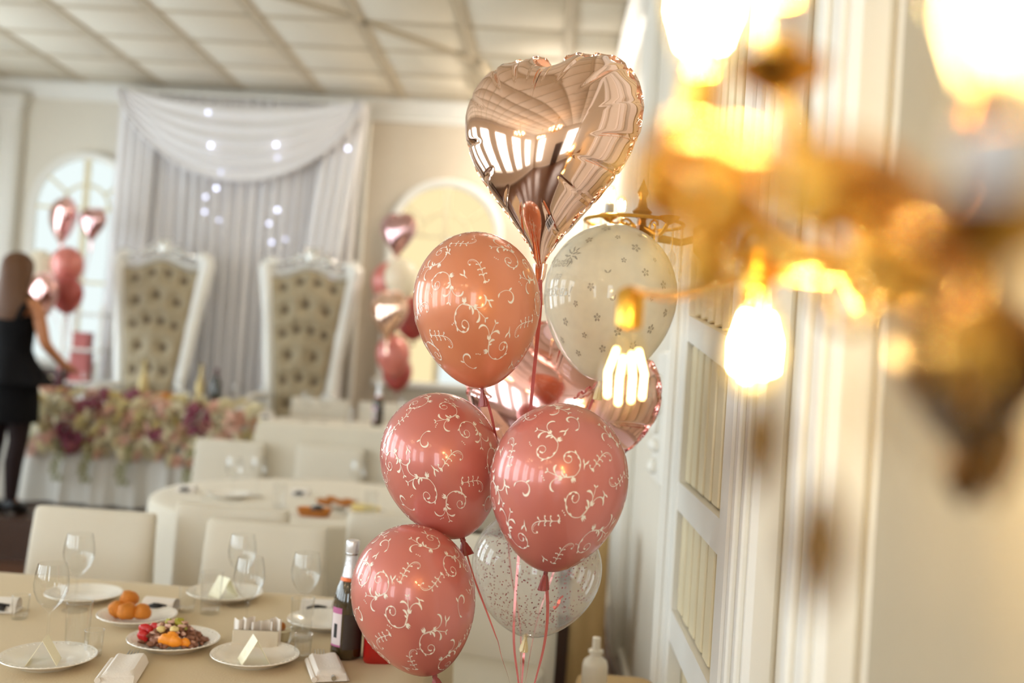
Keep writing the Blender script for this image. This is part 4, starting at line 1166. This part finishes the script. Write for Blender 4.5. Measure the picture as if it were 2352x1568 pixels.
cb2 = dup(cb, on(866, 978, ZD + TZ), 'distant champagne bottle with white foil neck on the dais table')
jb = thing('juice_bottle', 'square bottle of red juice with a maroon cap, behind the low pink balloon', 'bottle', P(870, 1514), R(12))
MB().rings([[Vector((x, y, z)) for x, y in rrect(w, w, 32, 5)] for w, z in ((.078, 0), (.084, .006), (.084, .14), (.076, .165), (.040, .19), (.032, .205))]).build('bottle_body', M['juice'], jb)
MB().lathe([(.016, .20), (.016, .235), (.0195, .236), (.0195, .292), (.018, .295), (.001, .295)], 24, (-.016, 0, 0)).build('cap', M['maroon'], jb)
MB().box((0, -.0435, .08), (.05, .002, .08), bev=.0006).build('label', M['juice'], jb)

# middle and dais tables
GM = 'glasses on the middle table'
wglass(533, 1145, 'wine glass on the middle table, in front of the chair under the garland', group=GM)
wglass(590, 1140, 'second wine glass on the middle table, beside the one under the garland', group=GM, s=.96)
wglass(818, 1150, 'wine glass on the middle table behind the pale cheese plate', group=GM)
dup(tb, P(640, 1165), 'tumbler on the middle table left of the dark dip', group=GM)
dup(tb, P(850, 1185), 'tumbler on the middle table right of the bread', group=GM)
dup(pn, P(428, 1130), 'white napkin with a dark print at the left end of the middle table', R(2))
dup(pn, P(690, 1138), 'white napkin with a dark print behind the bread on the middle table', R(-3))
plate(525, 1142, 'white plate under the glasses at the left of the middle table', 1.05, group='white plates on the middle table')
bp = plate(772, 1166, 'white plate of toasted bread on the middle table', 1.0, group='white plates on the middle table')
for i, (dx, dy, dz, rz) in enumerate(((-.06, .0, .018, .2), (-.02, .015, .030, -.3), (.03, .0, .020, .4), (.065, .01, .026, -.2))):
    o = lump(.034, i, (1.25, .7, .42), .2).build('bread_slice', M['bread']); o.location = bp.location + Vector((dx, dy, dz + .008)); o.rotation_euler = (.3 * (-1) ** i, .2, rz)
    tag(o, ['toasted bread slice at the left of the bread plate', 'toasted bread slice lying over the left one on the bread plate', 'toasted bread slice right of the middle of the bread plate', 'toasted bread slice at the right rim of the bread plate'][i], 'bread', 'toasted bread slices')
dp = thing('dip_dish', 'orange-brown dish of dark dip in front of the bread', 'dish', P(722, 1184))
MB().rings([[Vector((x, y, z)) for x, y in rrect(w, d, 32, 4)] for w, d, z in ((.13, .08, 0), (.16, .105, .03), (.165, .11, .034), (.15, .095, .032), (.12, .07, .008))], True, True).build('tray', M['bread'], dp)
lump(.03, 3, (1.1, .8, .6), .2).build('dark_dip', M['dark'], dp, loc=(.012, -.005, .034))
for i, x in enumerate((-.05, -.03, .05)): lump(.02, i, (1.3, .8, .5), .2).build('cracker', M['orange'], dp, loc=(x, 0, .032))
cp = thing('cheese_plate', 'pale plate with a block of yellow cheese on the middle table', 'plate', P(838, 1180))
MB().lathe([(.05, 0), (.07, .004), (.105, .016), (.10, .018), (.001, .010)], 36, cap1=False).build('dish', M['porcelain'], cp)
MB().box((-.01, 0, .03), (.11, .05, .035), .1, .006).build('cheese_block', M['cheese'], cp)
MB().box((.05, .015, .026), (.03, .04, .028), .5, .005).build('cheese_wedge', M['cheese'], cp)
GF = 'glasses on the dais table'
wglass(702, 968, 'wine glass on the dais table before the right throne', ZD + TZ, GF)
wglass(745, 971, 'wine glass on the dais table midway to the far champagne bottle', ZD + TZ, GF)
wglass(925, 983, 'wine glass on the dais table behind the left pink balloon', ZD + TZ, GF)
dup(tb, on(800, 975, ZD + TZ), 'tumbler on the dais table left of the far champagne bottle', group=GF)
dup(pn, on(612, 963, ZD + TZ), 'white napkin with a dark print at the left corner of the dais table', R(3))

# ------------------------------------------------------------------ things on the head table
HT = ZD + TZ
def hp(px, y=7.4, z=HT): p = at(px, 850, y); return Vector((p.x, y, z))
def gold_bottle(label, px, h=.30):
    t = thing('gold_bottle', label, 'bottle', hp(px, 7.38), group='gold foil bottles on the head table')
    MB().lathe([(.034, 0), (.037, .004), (.037, h * .45), (.03, h * .58), (.014, h * .72), (.012, h * .96), (.001, h * .965)], 24).build('bottle_body', M['goldfoil'], t)
    MB().lathe([(.013, h * .93), (.0155, h * .94), (.0155, h), (.001, h + .002)], 20).build('cork_cap', M['goldfoil'], t)
    return t
gold_bottle('gold foil bottle in front of the left throne', 332, .34)
gold_bottle('gold foil bottle between the two thrones', 463, .33)
db = thing('wine_bottle', 'dark green wine bottle between the thrones, right of the gold one', 'bottle', hp(498, 7.38))
MB().lathe([(.036, 0), (.038, .004), (.038, .19), (.03, .22), (.015, .245), (.0135, .30)], 28).build('bottle_body', M['bottledark'], db)
MB().lathe([(.0150, .255), (.0152, .305), (.001, .307)], 20).build('capsule', M['maroon'], db)
rb = thing('red_bottle', 'dark red bottle beside the woman at the end of the head table', 'bottle', hp(136, 7.40))
MB().lathe([(.04, 0), (.043, .01), (.043, .12), (.03, .16), (.015, .19), (.014, .24), (.001, .242)], 24).build('bottle_body', M['maroon'], rb)
MB().lathe([(.0155, .215), (.0158, .246), (.001, .248)], 18).build('cap', M['juice'], rb)
vs = thing('cream_vase', 'round cream vase beside the woman at the end of the head table', 'vase', hp(112, 7.38))
MB().lathe([(.03, 0), (.05, .02), (.062, .07), (.055, .12), (.03, .15), (.034, .165), (.028, .16), (.02, .14)], 28, cap1=False).build('vase_body', M['f_cream'], vs)
for px, y, l in ((200, 7.42, 'clear goblet on the head table under the pink boxes'), (238, 7.44, 'clear goblet on the head table left of the left throne'), (412, 7.42, 'clear goblet on the head table by the left throne rail'), (545, 7.40, 'clear goblet on the head table left of the right throne'), (606, 7.40, 'clear goblet at the right end of the head table')):
    o = dup(wg, hp(px, y), l, group='goblets on the head table')
fb = thing('fruit_bowl', 'low white bowl of oranges in front of the left throne', 'bowl', hp(385, 7.40))
MB().lathe([(.05, 0), (.06, .008), (.12, .05), (.115, .052), (.055, .015), (.001, .012)], 32, cap1=False).build('bowl', M['porcelain'], fb)
for i, (x, y) in enumerate(((-.05, 0), (.045, .01), (0, -.035), (0, .045))):
    o = MB().ball((0, 0, 0), .036, 14, 9).build('orange', M['orange']); o.location = fb.location + Vector((x, y, .062 if i < 2 else .066))
    tag(o, ['orange at the left in the low white bowl', 'orange at the right in the low white bowl', 'orange at the front of the low white bowl', 'orange at the back of the low white bowl'][i], 'orange', 'oranges in the low bowl')

# white stand with pink boxes behind the woman, brown cabinet
stp = at(206, 700, 8.25)
st = thing('display_stand', 'white open display stand behind the head table, left of the left throne', 'stand', (stp.x, 8.25, ZD))
for sx in (-1, 1):
    for sy in (-1, 1): MB().box((sx * .16, sy * .10, .75), (.025, .025, 1.5)).build('post', M['trim'], st)
for z in (.62, .84, 1.12, 1.42): MB().box((0, 0, z), (.35, .24, .022), bev=.004).build('shelf', M['trim'], st)
for z, w, h, l in ((.851, .15, .235, 'tall dusty pink box on the display stand, lower of the two'), (1.131, .13, .12, 'small dusty pink box on the display stand, upper of the two')):
    t = thing('gift_box', l, 'box', (stp.x - .02, 8.22, ZD + z), R(4), 'dusty pink boxes on the display stand')
    MB().box((0, 0, h / 2), (w, .12, h), bev=.004).build('box_body', M['pinkbox'], t)
    MB().box((0, 0, h + .006), (w + .008, .128, .02), bev=.004).build('lid', M['pinkbox'], t)
cbp = at(118, 800, 8.35)
cab = thing('cabinet', 'brown wooden cabinet behind the woman in black', 'cabinet', (cbp.x, 8.35, ZD))
MB().box((0, 0, .46), (.30, .36, .92), bev=.008).build('cabinet_body', M['wood'], cab)
MB().box((0, -.185, .48), (.26, .016, .80), bev=.004).build('door', M['wood'], cab)
MB().ball((.10, -.2, .5), .012, 10, 7).build('knob', M['brass'], cab)
MB().box((0, 0, .93), (.34, .40, .025), bev=.006).build('cabinet_top', M['wood'], cab)

# ------------------------------------------------------------------ distant balloon bunches
def far_balloon(label, px, py, Y, wpx, skin, knot=(0, 1), group=None):
    return balloon(label, px, py, Y, wpx, (px + knot[0] * 40, py + knot[1] * wpx * .62, 0), skin, 1.0, group, prn=False)
def far_heart(label, px, py, Y, w, m, yaw, group): return heart(label, at(px, py, Y), w, w * 1.05, w * .27, m, yaw, group=group, big=False)
G1, G2 = 'balloons behind the woman in black', 'balloons right of the thrones'
L1 = [far_heart('pink foil heart at the top of the bunch behind the woman', 144, 512, 8.03, .37, M['foilpink'], R(-48), G1),
 far_balloon('upper pink balloon of the bunch behind the woman', 155, 606, 7.86, 74, 'pink', group=G1),
 far_balloon('lower rose balloon of the bunch behind the woman', 153, 672, 7.70, 74, 'red', group=G1),
 far_heart('glossy pink foil heart beside the head of the woman in black', 96, 690, 7.40, .36, M['foilpink'], R(-40), G1),
 far_balloon('milky white balloon above the head of the woman in black', 92, 612, 7.95, 72, 'milky', group=G1),
 far_heart('mauve foil heart over the white display stand', 212, 520, 7.95, .26, M['foilmauve'], R(-20), G1)]
L2 = [far_heart('mauve foil heart at the top of the right side bunch', 914, 546, 7.88, .34, M['foilmauve'], R(-30), G2),
 far_balloon('clear white balloon of the right side bunch', 922, 636, 7.68, 80, 'milky', group=G2),
 far_balloon('rose balloon at the left of the right side bunch', 893, 646, 8.10, 80, 'pink', group=G2),
 far_heart('rose gold foil heart in the middle of the right side bunch', 892, 732, 7.40, .36, M['foil'], R(-38), G2),
 far_balloon('deep rose balloon of the right side bunch, by the peach balloon', 948, 726, 7.80, 84, 'red', group=G2),
 far_balloon('pink balloon low in the right side bunch', 903, 812, 7.66, 80, 'pink', group=G2),
 far_balloon('deep rose balloon at the bottom of the right side bunch', 912, 852, 7.90, 70, 'red', group=G2)]
for L, Y, lab in ((L1, 7.98, 'small pink weight under the bunch behind the woman'), (L2, 7.85, 'small pink weight under the right side bunch')):
    cx = sum(o.location.x for o in L) / len(L)
    base = Vector((cx, Y, ZD))
    if Y > 7.9: base = Vector((cx + .02, 8.05, ZD))
    w = dup(bw, base, lab)
    for o in L:
        s = tied(o) if o.name.startswith('latex') else mw(o) @ Vector((0, 0, -.17))
        knot = Vector((cx, base.y, 1.45))
        ribbon(o, [s, s.lerp(knot, .6) + Vector((0, 0, -.03)), knot + Vector((.004 * L.index(o), 0, -.2)), base + Vector((.004 * L.index(o), 0, .14))], w=.006)

# ------------------------------------------------------------------ woman in black
wp = at(20, 900, 6.62)
wo = thing('person', 'woman in a short black dress, long brown hair, back turned, by the head table', 'person', (wp.x, 6.62, ZD), R(-8), scale=(1.03, 1.03, 1.03))
def skinned(name, verts, edges, m, parent, sub=2):
    me = bpy.data.meshes.new(name)
    me.from_pydata([v[:3] for v in verts], edges, [])
    me.materials.append(m)
    o = bpy.data.objects.new(name, me); C.objects.link(o); o.parent = parent
    sk = o.modifiers.new('skin', 'SKIN'); sk.use_smooth_shade = True
    for i, v in enumerate(verts):
        d = me.skin_vertices[0].data[i]; r = v[3]; d.radius = r if isinstance(r, tuple) else (r, r)
    me.skin_vertices[0].data[0].use_root = True
    ss = o.modifiers.new('sub', 'SUBSURF'); ss.levels = sub; ss.render_levels = sub
    return o
V, E = [], []
def vt(x, y, z, r, frm=None):
    V.append((x, y, z, r))
    if frm is not None: E.append((frm, len(V) - 1))
    return len(V) - 1
pel = vt(0, 0, .93, (.155, .115)); wa = vt(0, .01, 1.08, (.118, .09), pel); chs = vt(0, .0, 1.26, (.14, .10), wa); up = vt(0, -.01, 1.38, (.12, .075), chs)
nk = vt(0, 0, 1.46, .05, up); nk2 = vt(0, .01, 1.51, .046, nk); h0 = vt(0, .015, 1.555, (.065, .075), nk2); h1_ = vt(0, .01, 1.615, (.078, .09), h0); h2_ = vt(0, .005, 1.675, (.055, .065), h1_)
vt(0, .105, 1.585, .012, h0)
for s in (-1, 1):
    sh = vt(s * .165, -.01, 1.385, .05, up)
    if s > 0: el = vt(.225, .02, 1.13, .038, sh); wr_ = vt(.235, .21, 1.00, .026, el); pm_ = vt(.235, .265, .985, .030, wr_); fd = Vector((0, .09, -.03))
    else: el = vt(-.215, .0, 1.12, .038, sh); wr_ = vt(-.20, .10, .92, .026, el); pm_ = vt(-.195, .135, .875, .030, wr_); fd = Vector((.0, .045, -.08))
    for i in range(4):
        k = (i - 1.5) * .015; l = (.8, .98, 1.0, .85)[i]; b = V[pm_]
        f1 = vt(b[0] + k, b[1] + fd.y * .35, b[2] + fd.z * .3, .0095, pm_); f2 = vt(b[0] + k * 1.05, b[1] + fd.y * .75 * l, b[2] + fd.z * .8 * l - .004, .0085, f1); vt(b[0] + k, b[1] + fd.y * l, b[2] + fd.z * 1.3 * l - .012, .007, f2)
    b = V[wr_]; th1 = vt(b[0] - s * .03, b[1] + .03, b[2] - .008, .010, wr_); vt(b[0] - s * .04, b[1] + .06, b[2] - .02, .008, th1)
    hi = vt(s * .09, 0, .86, .098, pel); kn = vt(s * .085, .015, .48, .056, hi); cf = vt(s * .085, -.015, .34, .054, kn); an = vt(s * .08, -.01, .11, .034, cf)
    ba = vt(s * .085, .06, .045, .034, an); vt(s * .088, .13, .03, .024, ba)
body = skinned('body', V, E, M['skin'], wo)
def rloft(rows, n=36):
    return MB().rings([[Vector((x + w * cos(2 * pi * j / n) * (1 + f * .06 * sin(j * 5)), y + d * sin(2 * pi * j / n) * (1 + f * .06 * sin(j * 5 + 1)), z)) for j in range(n)] for z, w, d, x, y, f in rows], False, False)
dr_ = rloft([(.61, .205, .165, 0, 0, .2), (.75, .20, .165, 0, 0, .15), (.90, .185, .145, 0, 0, 0), (1.02, .145, .115, 0, .005, 0), (1.10, .128, .10, 0, .01, 0), (1.20, .142, .108, 0, .0, 0), (1.27, .155, .112, 0, 0, 0), (1.31, .152, .108, 0, .01, 0)]).build('dress', M['dress'], wo)
rloft([(.86, .275, .215, .02, 0, 1.2), (.93, .225, .175, .01, 0, .8), (1.02, .16, .128, 0, .005, .2), (1.07, .134, .108, 0, .01, 0)]).build('peplum', M['dress'], dr_)
for s in (-1, 1):
    MB().tube([(s * .10, -.105, 1.28), (s * .125, -.085, 1.36), (s * .115, -.01, 1.44), (s * .10, .07, 1.40), (s * .09, .10, 1.30)], .021, 8).build('strap', M['dress'], dr_)
    MB().tube([(s * .09, 0, .86), (s * .087, .008, .66), (s * .085, .015, .48), (s * .085, -.015, .34), (s * .08, -.01, .10)], [.102, .082, .0605, .0585, .038], 16).build('tights', M['tights'], wo)
    sh_ = MB().tube([(s * .08, -.04, .075), (s * .083, .02, .065), (s * .086, .07, .04), (s * .088, .155, .025)], [.036, .04, .042, .022], 14).build('shoe', M['shoe'], wo)
    MB().lathe([(.010, 0), (.011, .02), (.022, .07)], 12, (s * .08, -.05, 0)).build('heel', M['shoe'], sh_)
    MB().ball((s * .03, .092, 1.625), .011, 8, 6).build('eye', M['shoe'], wo)
hr = MB()
rows = [(1.27, .085, .03, -.075), (1.32, .125, .045, -.075), (1.40, .13, .055, -.065), (1.48, .115, .075, -.045), (1.55, .108, .095, -.02), (1.62, .108, .108, -.005), (1.67, .095, .10, -.002), (1.71, .062, .07, 0), (1.728, .02, .025, 0)]
n = 40
rs = []
for z, w, d, y in rows:
    ring = []
    for j in range(n):
        a = 2 * pi * j / n; q = sin(a)
        f = 1 + .05 * sin(j * 7 + z * 8)
        yy = y + d * q * f
        if 1.45 < z < 1.66 and q > .25: yy = y + d * .25 + .0 * q          # the hair leaves the face free
        ring.append(Vector((w * cos(a) * f, yy, z)))
    rs.append(ring)
hr.rings(rs).build('hair', M['hair'], wo)
MB().tube([(-.02, .098, 1.553), (0, .103, 1.551), (.02, .098, 1.553)], [.003, .006, .003], 6).build('mouth', M['red'], wo)

# ------------------------------------------------------------------ lamps: wall sconces and ceiling chandeliers
def bulb(root, p, down=False, s=1.0, seed=0, glow='filament'):
    # clear long-filament bulb: glass, glowing upright filaments, brass holder
    f = Matrix.Translation(p) @ (Matrix.Rotation(pi, 4, 'X') if down else Matrix.Identity(4)) @ Matrix.Scale(s, 4)
    b = MB().lathe([(.012, 0), (.015, .008), (.024, .035), (.031, .062), (.032, .078), (.028, .096), (.018, .110), (.006, .116), (.0008, .117)], 28).xf(f).build('bulb', M['bulbglass'], root)
    MB().tube([(0, 0, .004), (0, 0, .04), (0, 0, .092)], .0016, 6).xf(f).build('glass_stem', M['bulbglass'], b)
    for i in range(4):
        x = (i - 1.5) * .0135; y = .006 * (-1) ** i; zz = .004 * ((i * 2) % 3)
        MB().tube([(x * .6, y * .6, .032 + zz), (x, y, .058 + zz), (x * .95, y, .084 + zz)], .0015, 6).xf(f).build('filament', M[glow], b)
    MB().lathe([(.014, -.030), (.0155, -.028), (.015, .006), (.011, .010)], 20).xf(f).build('bulb_holder', M['brass'], b)
def pendant(root, top, L, s=1.0, m='crystal'):
    top = Vector(top); b = top - Vector((0, 0, L))
    o = MB().lathe([(.0004, .020), (.006, .012), (.0105, .0), (.008, -.010), (.0004, -.024)], 6).xf(Matrix.Translation(b) @ Matrix.Scale(s, 4)).build('crystal_pendant', M[m], root, False)
    MB().tube([top, b + Vector((0, 0, .018 * s))], .0007, 5).build('hanging_wire', M['brass'], o)
def arm(root, a, b, sag=.05, r=.0065):
    a, b = Vector(a), Vector(b); d = b - a; pts = []
    for i in range(15):
        u = i / 14; pts.append(a + d * u + Vector((0, 0, -sag * sin(pi * u) * (1 - .5 * u) + .012 * sin(2 * pi * u))))
    o = MB().tube(pts, [r * (1.25 - .45 * i / 14) for i in range(15)], 10).build('arm', M['brass'], root)
    side = Vector((-d.y, d.x, 0)).normalized()
    mid = pts[6]
    for s in (-1, 1):
        MB().tube([mid + d.normalized() * (.022 * cos(q) * (1 - q / 11)) + Vector((0, 0, s * .016 + s * .02 * sin(q) * (1 - q / 11))) for q in [k * .5 for k in range(16)]], .0032, 6).build('scroll', M['brass'], o)
    return o
def cup(root, p, sleeve=.055):
    p = Vector(p)
    MB().lathe([(.004, -.012), (.010, -.008), (.022, .0), (.027, .008), (.025, .009), (.012, .003), (.010, .004)], 24, p).build('drip_cup', M['brass'], root)
    if sleeve: MB().lathe([(.0105, .003), (.0115, .004), (.0115, sleeve), (.0095, sleeve)], 20, p).build('candle_sleeve', M['candle'], root)
def sconce(label, loc, ups, downs, pends, long_strands=0, scrolls=()):
    t = thing('wall_sconce', label, 'lamp', loc, group='brass wall sconces along the right wall')
    # turned body with a pointed finial, stem and backplate
    MB().lathe([(r * 1.1, z * 1.02 - .004) for r, z in [(.0006, -.078), (.006, -.072), (.010, -.060), (.007, -.050), (.018, -.038), (.030, -.018), (.034, .0), (.028, .016), (.012, .030), (.010, .045), (.020, .056), (.024, .066), (.012, .078), (.008, .10), (.014, .115), (.006, .135), (.0006, .15)]], 28).build('turned_body', M['brassd'], t)
    xw = XW - loc[0]
    MB().tube([(.02, 0, .0), (xw * .45, .0, -.012), (xw * .75, 0, .01), (xw - .012, 0, .0)], [.012, .010, .011, .015], 12).build('stem', M['brassd'], t)
    bp_ = MB().lathe([(.055, 0), (.058, .006), (.05, .012), (.03, .018), (.001, .022)], 28, (xw - .001, 0, 0), Matrix.Rotation(-pi / 2, 3, 'Y') @ Matrix.Diagonal((1.7, 1, 1))).build('backplate', M['brassd'], t)
    MB().tube([(xw - .02, 0, .02), (xw - .05, .0, .05), (xw - .085, -.01, .02), (xw - .08, -.01, -.03), (xw - .05, 0, -.055), (xw - .03, 0, -.035)], [.02, .018, .016, .018, .02, .012], 12).build('bracket_scroll', M['brassd'], t)
    for i, (p, s) in enumerate(ups):
        arm(t, (0, 0, .02), p, .035); cup(t, p, .034); bulb(t, Vector(p) + Vector((0, 0, .012 + .03 * s)), False, s, i, 'filament_soft' if i == 2 else 'filament')
    for i, (p, s) in enumerate(downs):
        q = Vector(p) + Vector((0, 0, .034 * s)); arm(t, (0, 0, .01), q, -.02, .0055)
        MB().lathe([(.006, 0), (.016, -.006), (.019, -.014), (.008, -.012)], 20, q + Vector((0, 0, .004))).build('drip_cup', M['brass'], t)
        bulb(t, Vector(p), True, s, i * .5, 'filament_soft' if i else 'filament')
    for k, p in enumerate(scrolls):
        p = Vector(p); a0 = Vector((-.01, -.01, .03)); d = p - a0
        pts = [a0 + d * (i / 10) + Vector((0, 0, .02 * sin(pi * i / 10))) for i in range(11)]
        dn = Vector((d.x, d.y, 0)).normalized()
        pts += [p + dn * (.016 * sin(q) * (1 - q / 9)) + Vector((0, 0, -.016 + .016 * cos(q) * (1 - q / 9))) for q in [j * .5 for j in range(1, 14)]]
        o = MB().tube(pts, [.0045 + .002 * min(1, i / 10) for i in range(len(pts))], 8).build('scroll_branch', M['brass'], t)
        m = MB().ball((0, 0, 0), 1, 12, 8, (.013, .013, .010)); m.xf(Matrix.Translation(p + Vector((0, 0, -.016)))); m.build('rosette', M['brass'], o)
    for top, L, s, m in pends: pendant(t, top, L, s, m)
    for k in range(long_strands):
        a = 2 * pi * k / long_strands; top = Vector((-.02 + .13 * cos(a), .13 * sin(a), .03))
        MB().tube([top, top - Vector((0, 0, .12 + .03 * (k % 2)))], .0035, 6).build('crystal_strand', M['crystal'], t)
    if long_strands: MB().tube([(-.02 + .13 * cos(2 * pi * k / 32), .13 * sin(2 * pi * k / 32), .032) for k in range(33)], .005, 8).build('strand_ring', M['brass'], t)
    return t
NS = Vector((.215, .52, 1.555))
rel = lambda px, py, Y: tuple(at(px, py, Y) - NS)
# arms: (tip, bulb scale); the long filament bulbs stand up on the upper arms and hang from the lower ones
UPS = [(rel(1600, 330, .60), .78), (rel(1790, 180, .55), .75), (rel(2280, 540, .31), .62)]
DWN = [(rel(1744, 655, .80), .80), (rel(1446, 735, 1.25), 1.15)]
PND = [(rel(1760, 800, .40), .036, 1.1, 'amber'), (rel(1905, 860, .37), .062, 1.2, 'amber'), (rel(2050, 640, .40), .05, 1.0, 'crystal'), (rel(2160, 760, .45), .045, 1.0, 'crystal'),
       (rel(2215, 560, .40), .03, 1.1, 'crystal'), (rel(1650, 440, .45), .04, .9, 'crystal'), (rel(2300, 800, .45), .04, 1.3, 'amber')]
# scrolled brass leaves that curl forward of the arms
SCR = [rel(1540, 330, .36), rel(1700, 360, .33), rel(1880, 345, .32), rel(1640, 500, .33), rel(2030, 520, .33), rel(2230, 690, .36)]
sconce('large brass wall sconce with lit filament bulbs and crystals, nearest on the right wall', NS, UPS, DWN, PND, 0, SCR)
FS = Vector((.215, 2.62, 1.885))
sconce('smaller looking brass sconce with lit bulbs farther along the wall, behind the foil heart', FS, [((-.09, -.05, .035), .5), ((-.05, .10, .035), .5), ((.06, -.11, .03), .5)], [], [((-.10, -.06, .02), .06, 1.2, 'crystal'), ((-.02, -.12, .02), .07, 1.2, 'crystal'), ((.07, -.12, .0), .07, 1.2, 'crystal')], 16)

cp_ = None
for i, c in enumerate(CHAND):
    if cp_ is None:
        cp_ = thing('ceiling_chandelier', 'brass chandelier hanging just behind the camera', 'lamp', c, group='brass ceiling chandeliers')
        MB().tube([(0, 0, ZC - c[2] - .02), (0, 0, .1)], .008, 8).build('rod', M['brass'], cp_)
        MB().lathe([(.06, ZC - c[2] - .005), (.055, ZC - c[2] - .03), (.01, ZC - c[2] - .05)], 24).build('ceiling_rose', M['brass'], cp_)
        MB().lathe([(.001, -.16), (.02, -.14), (.05, -.08), (.03, -.02), (.02, .05), (.035, .09), (.01, .13)], 24).build('turned_body', M['brass'], cp_)
        gm = MB().lathe([(.008, 0), (.02, .012), (.03, .035), (.026, .06), (.012, .08), (.001, .088)], 16).mesh('bulb', M['globe'])
        for k in range(8):
            a = 2 * pi * k / 8; q = Vector((.38 * cos(a), .38 * sin(a), .02))
            arm(cp_, (0, 0, -.02), q, .12, .008); cup(cp_, q, .05)
            o = bpy.data.objects.new('bulb', gm); C.objects.link(o); o.parent = cp_; o.location = q + Vector((0, 0, .055))
    else:
        dup(cp_, c, ['', 'brass chandelier hanging near the back wall windows', 'brass chandelier hanging by the left wall windows'][i]).scale = (1, 1, 1)

cl_ = thing('added_bowl_lamp', 'glass bowl ceiling lamp over the dais, behind the foil heart balloon', 'lamp', (-.05, 8.05, ZC))  # added fill lamp, screened by the foil heart; brightens drape, wall and ceiling
MB().lathe([(.12, 0), (.125, -.02), (.17, -.05), (.165, -.06), (.10, -.06)], 32, cap0=False, cap1=False).build('lamp_rim', M['brass'], cl_)
MB().lathe([(.164, -.052), (.15, -.09), (.10, -.13), (.04, -.15), (.001, -.153)], 32, cap0=False).build('lamp_shade', M['bowl'], cl_)

# ------------------------------------------------------------------ bits by the right wall
bs = at(1414, 1500, 3.0)
stl = thing('stool', 'low tan cloth-covered stool against the right wall', 'stool', (.26, 3.02, 0))
MB().rings([[Vector((x * (1 + k), y * (1 + k), z)) for x, y in rrect(.24, .30, 40, 6)] for z, k in ((0, .03), (.2, .015), (.555, 0), (.57, -.03))]).build('cloth_cover', M['tan'], stl)
sb = thing('white_bottle', 'cream plastic pump bottle on the tan stool by the right wall', 'bottle', (.19, 3.0, .57))
MB().lathe([(.036, 0), (.038, .004), (.038, .075), (.034, .09), (.016, .105), (.014, .115)], 28).build('bottle_body', M['white_plastic'], sb)
MB().lathe([(.022, .113), (.022, .121), (.012, .123), (.012, .158), (.001, .16)], 20).build('pump_cap', M['white_plastic'], sb)
sc_ = thing('low_cabinet', 'low dark brown wooden cabinet on the floor below the clear balloon', 'cabinet', (.05, 4.75, 0))
MB().box((0, 0, .21), (.30, .60, .40), bev=.008).build('cabinet_body', M['wood'], sc_)
MB().box((0, 0, .42), (.33, .64, .025), bev=.006).build('cabinet_top', M['wood'], sc_)
for s in (-1, 1): MB().box((s * .072, -.305, .21), (.135, .012, .34), bev=.004).build('door', M['wood'], sc_)
tp = thing('pedestal', 'tan cloth-draped pedestal between the low brown cabinet and the right wall', 'pedestal', (.235, 4.5, 0))
MB().rings([[Vector((x * (1 + k + k * .6 * sin(i * 1.1)), y * (1 + k + k * .6 * sin(i * 1.1)), z)) for i, (x, y) in enumerate(rrect(.15, .18, 44, 5))] for z, k in ((0, .08), (.3, .05), (.7, .01), (.79, 0), (.80, -.04))]).build('cloth_cover', M['tan'], tp)
MB().box((0, 0, .812), (.13, .16, .022), bev=.005).build('pedestal_top', M['tan'], tp)
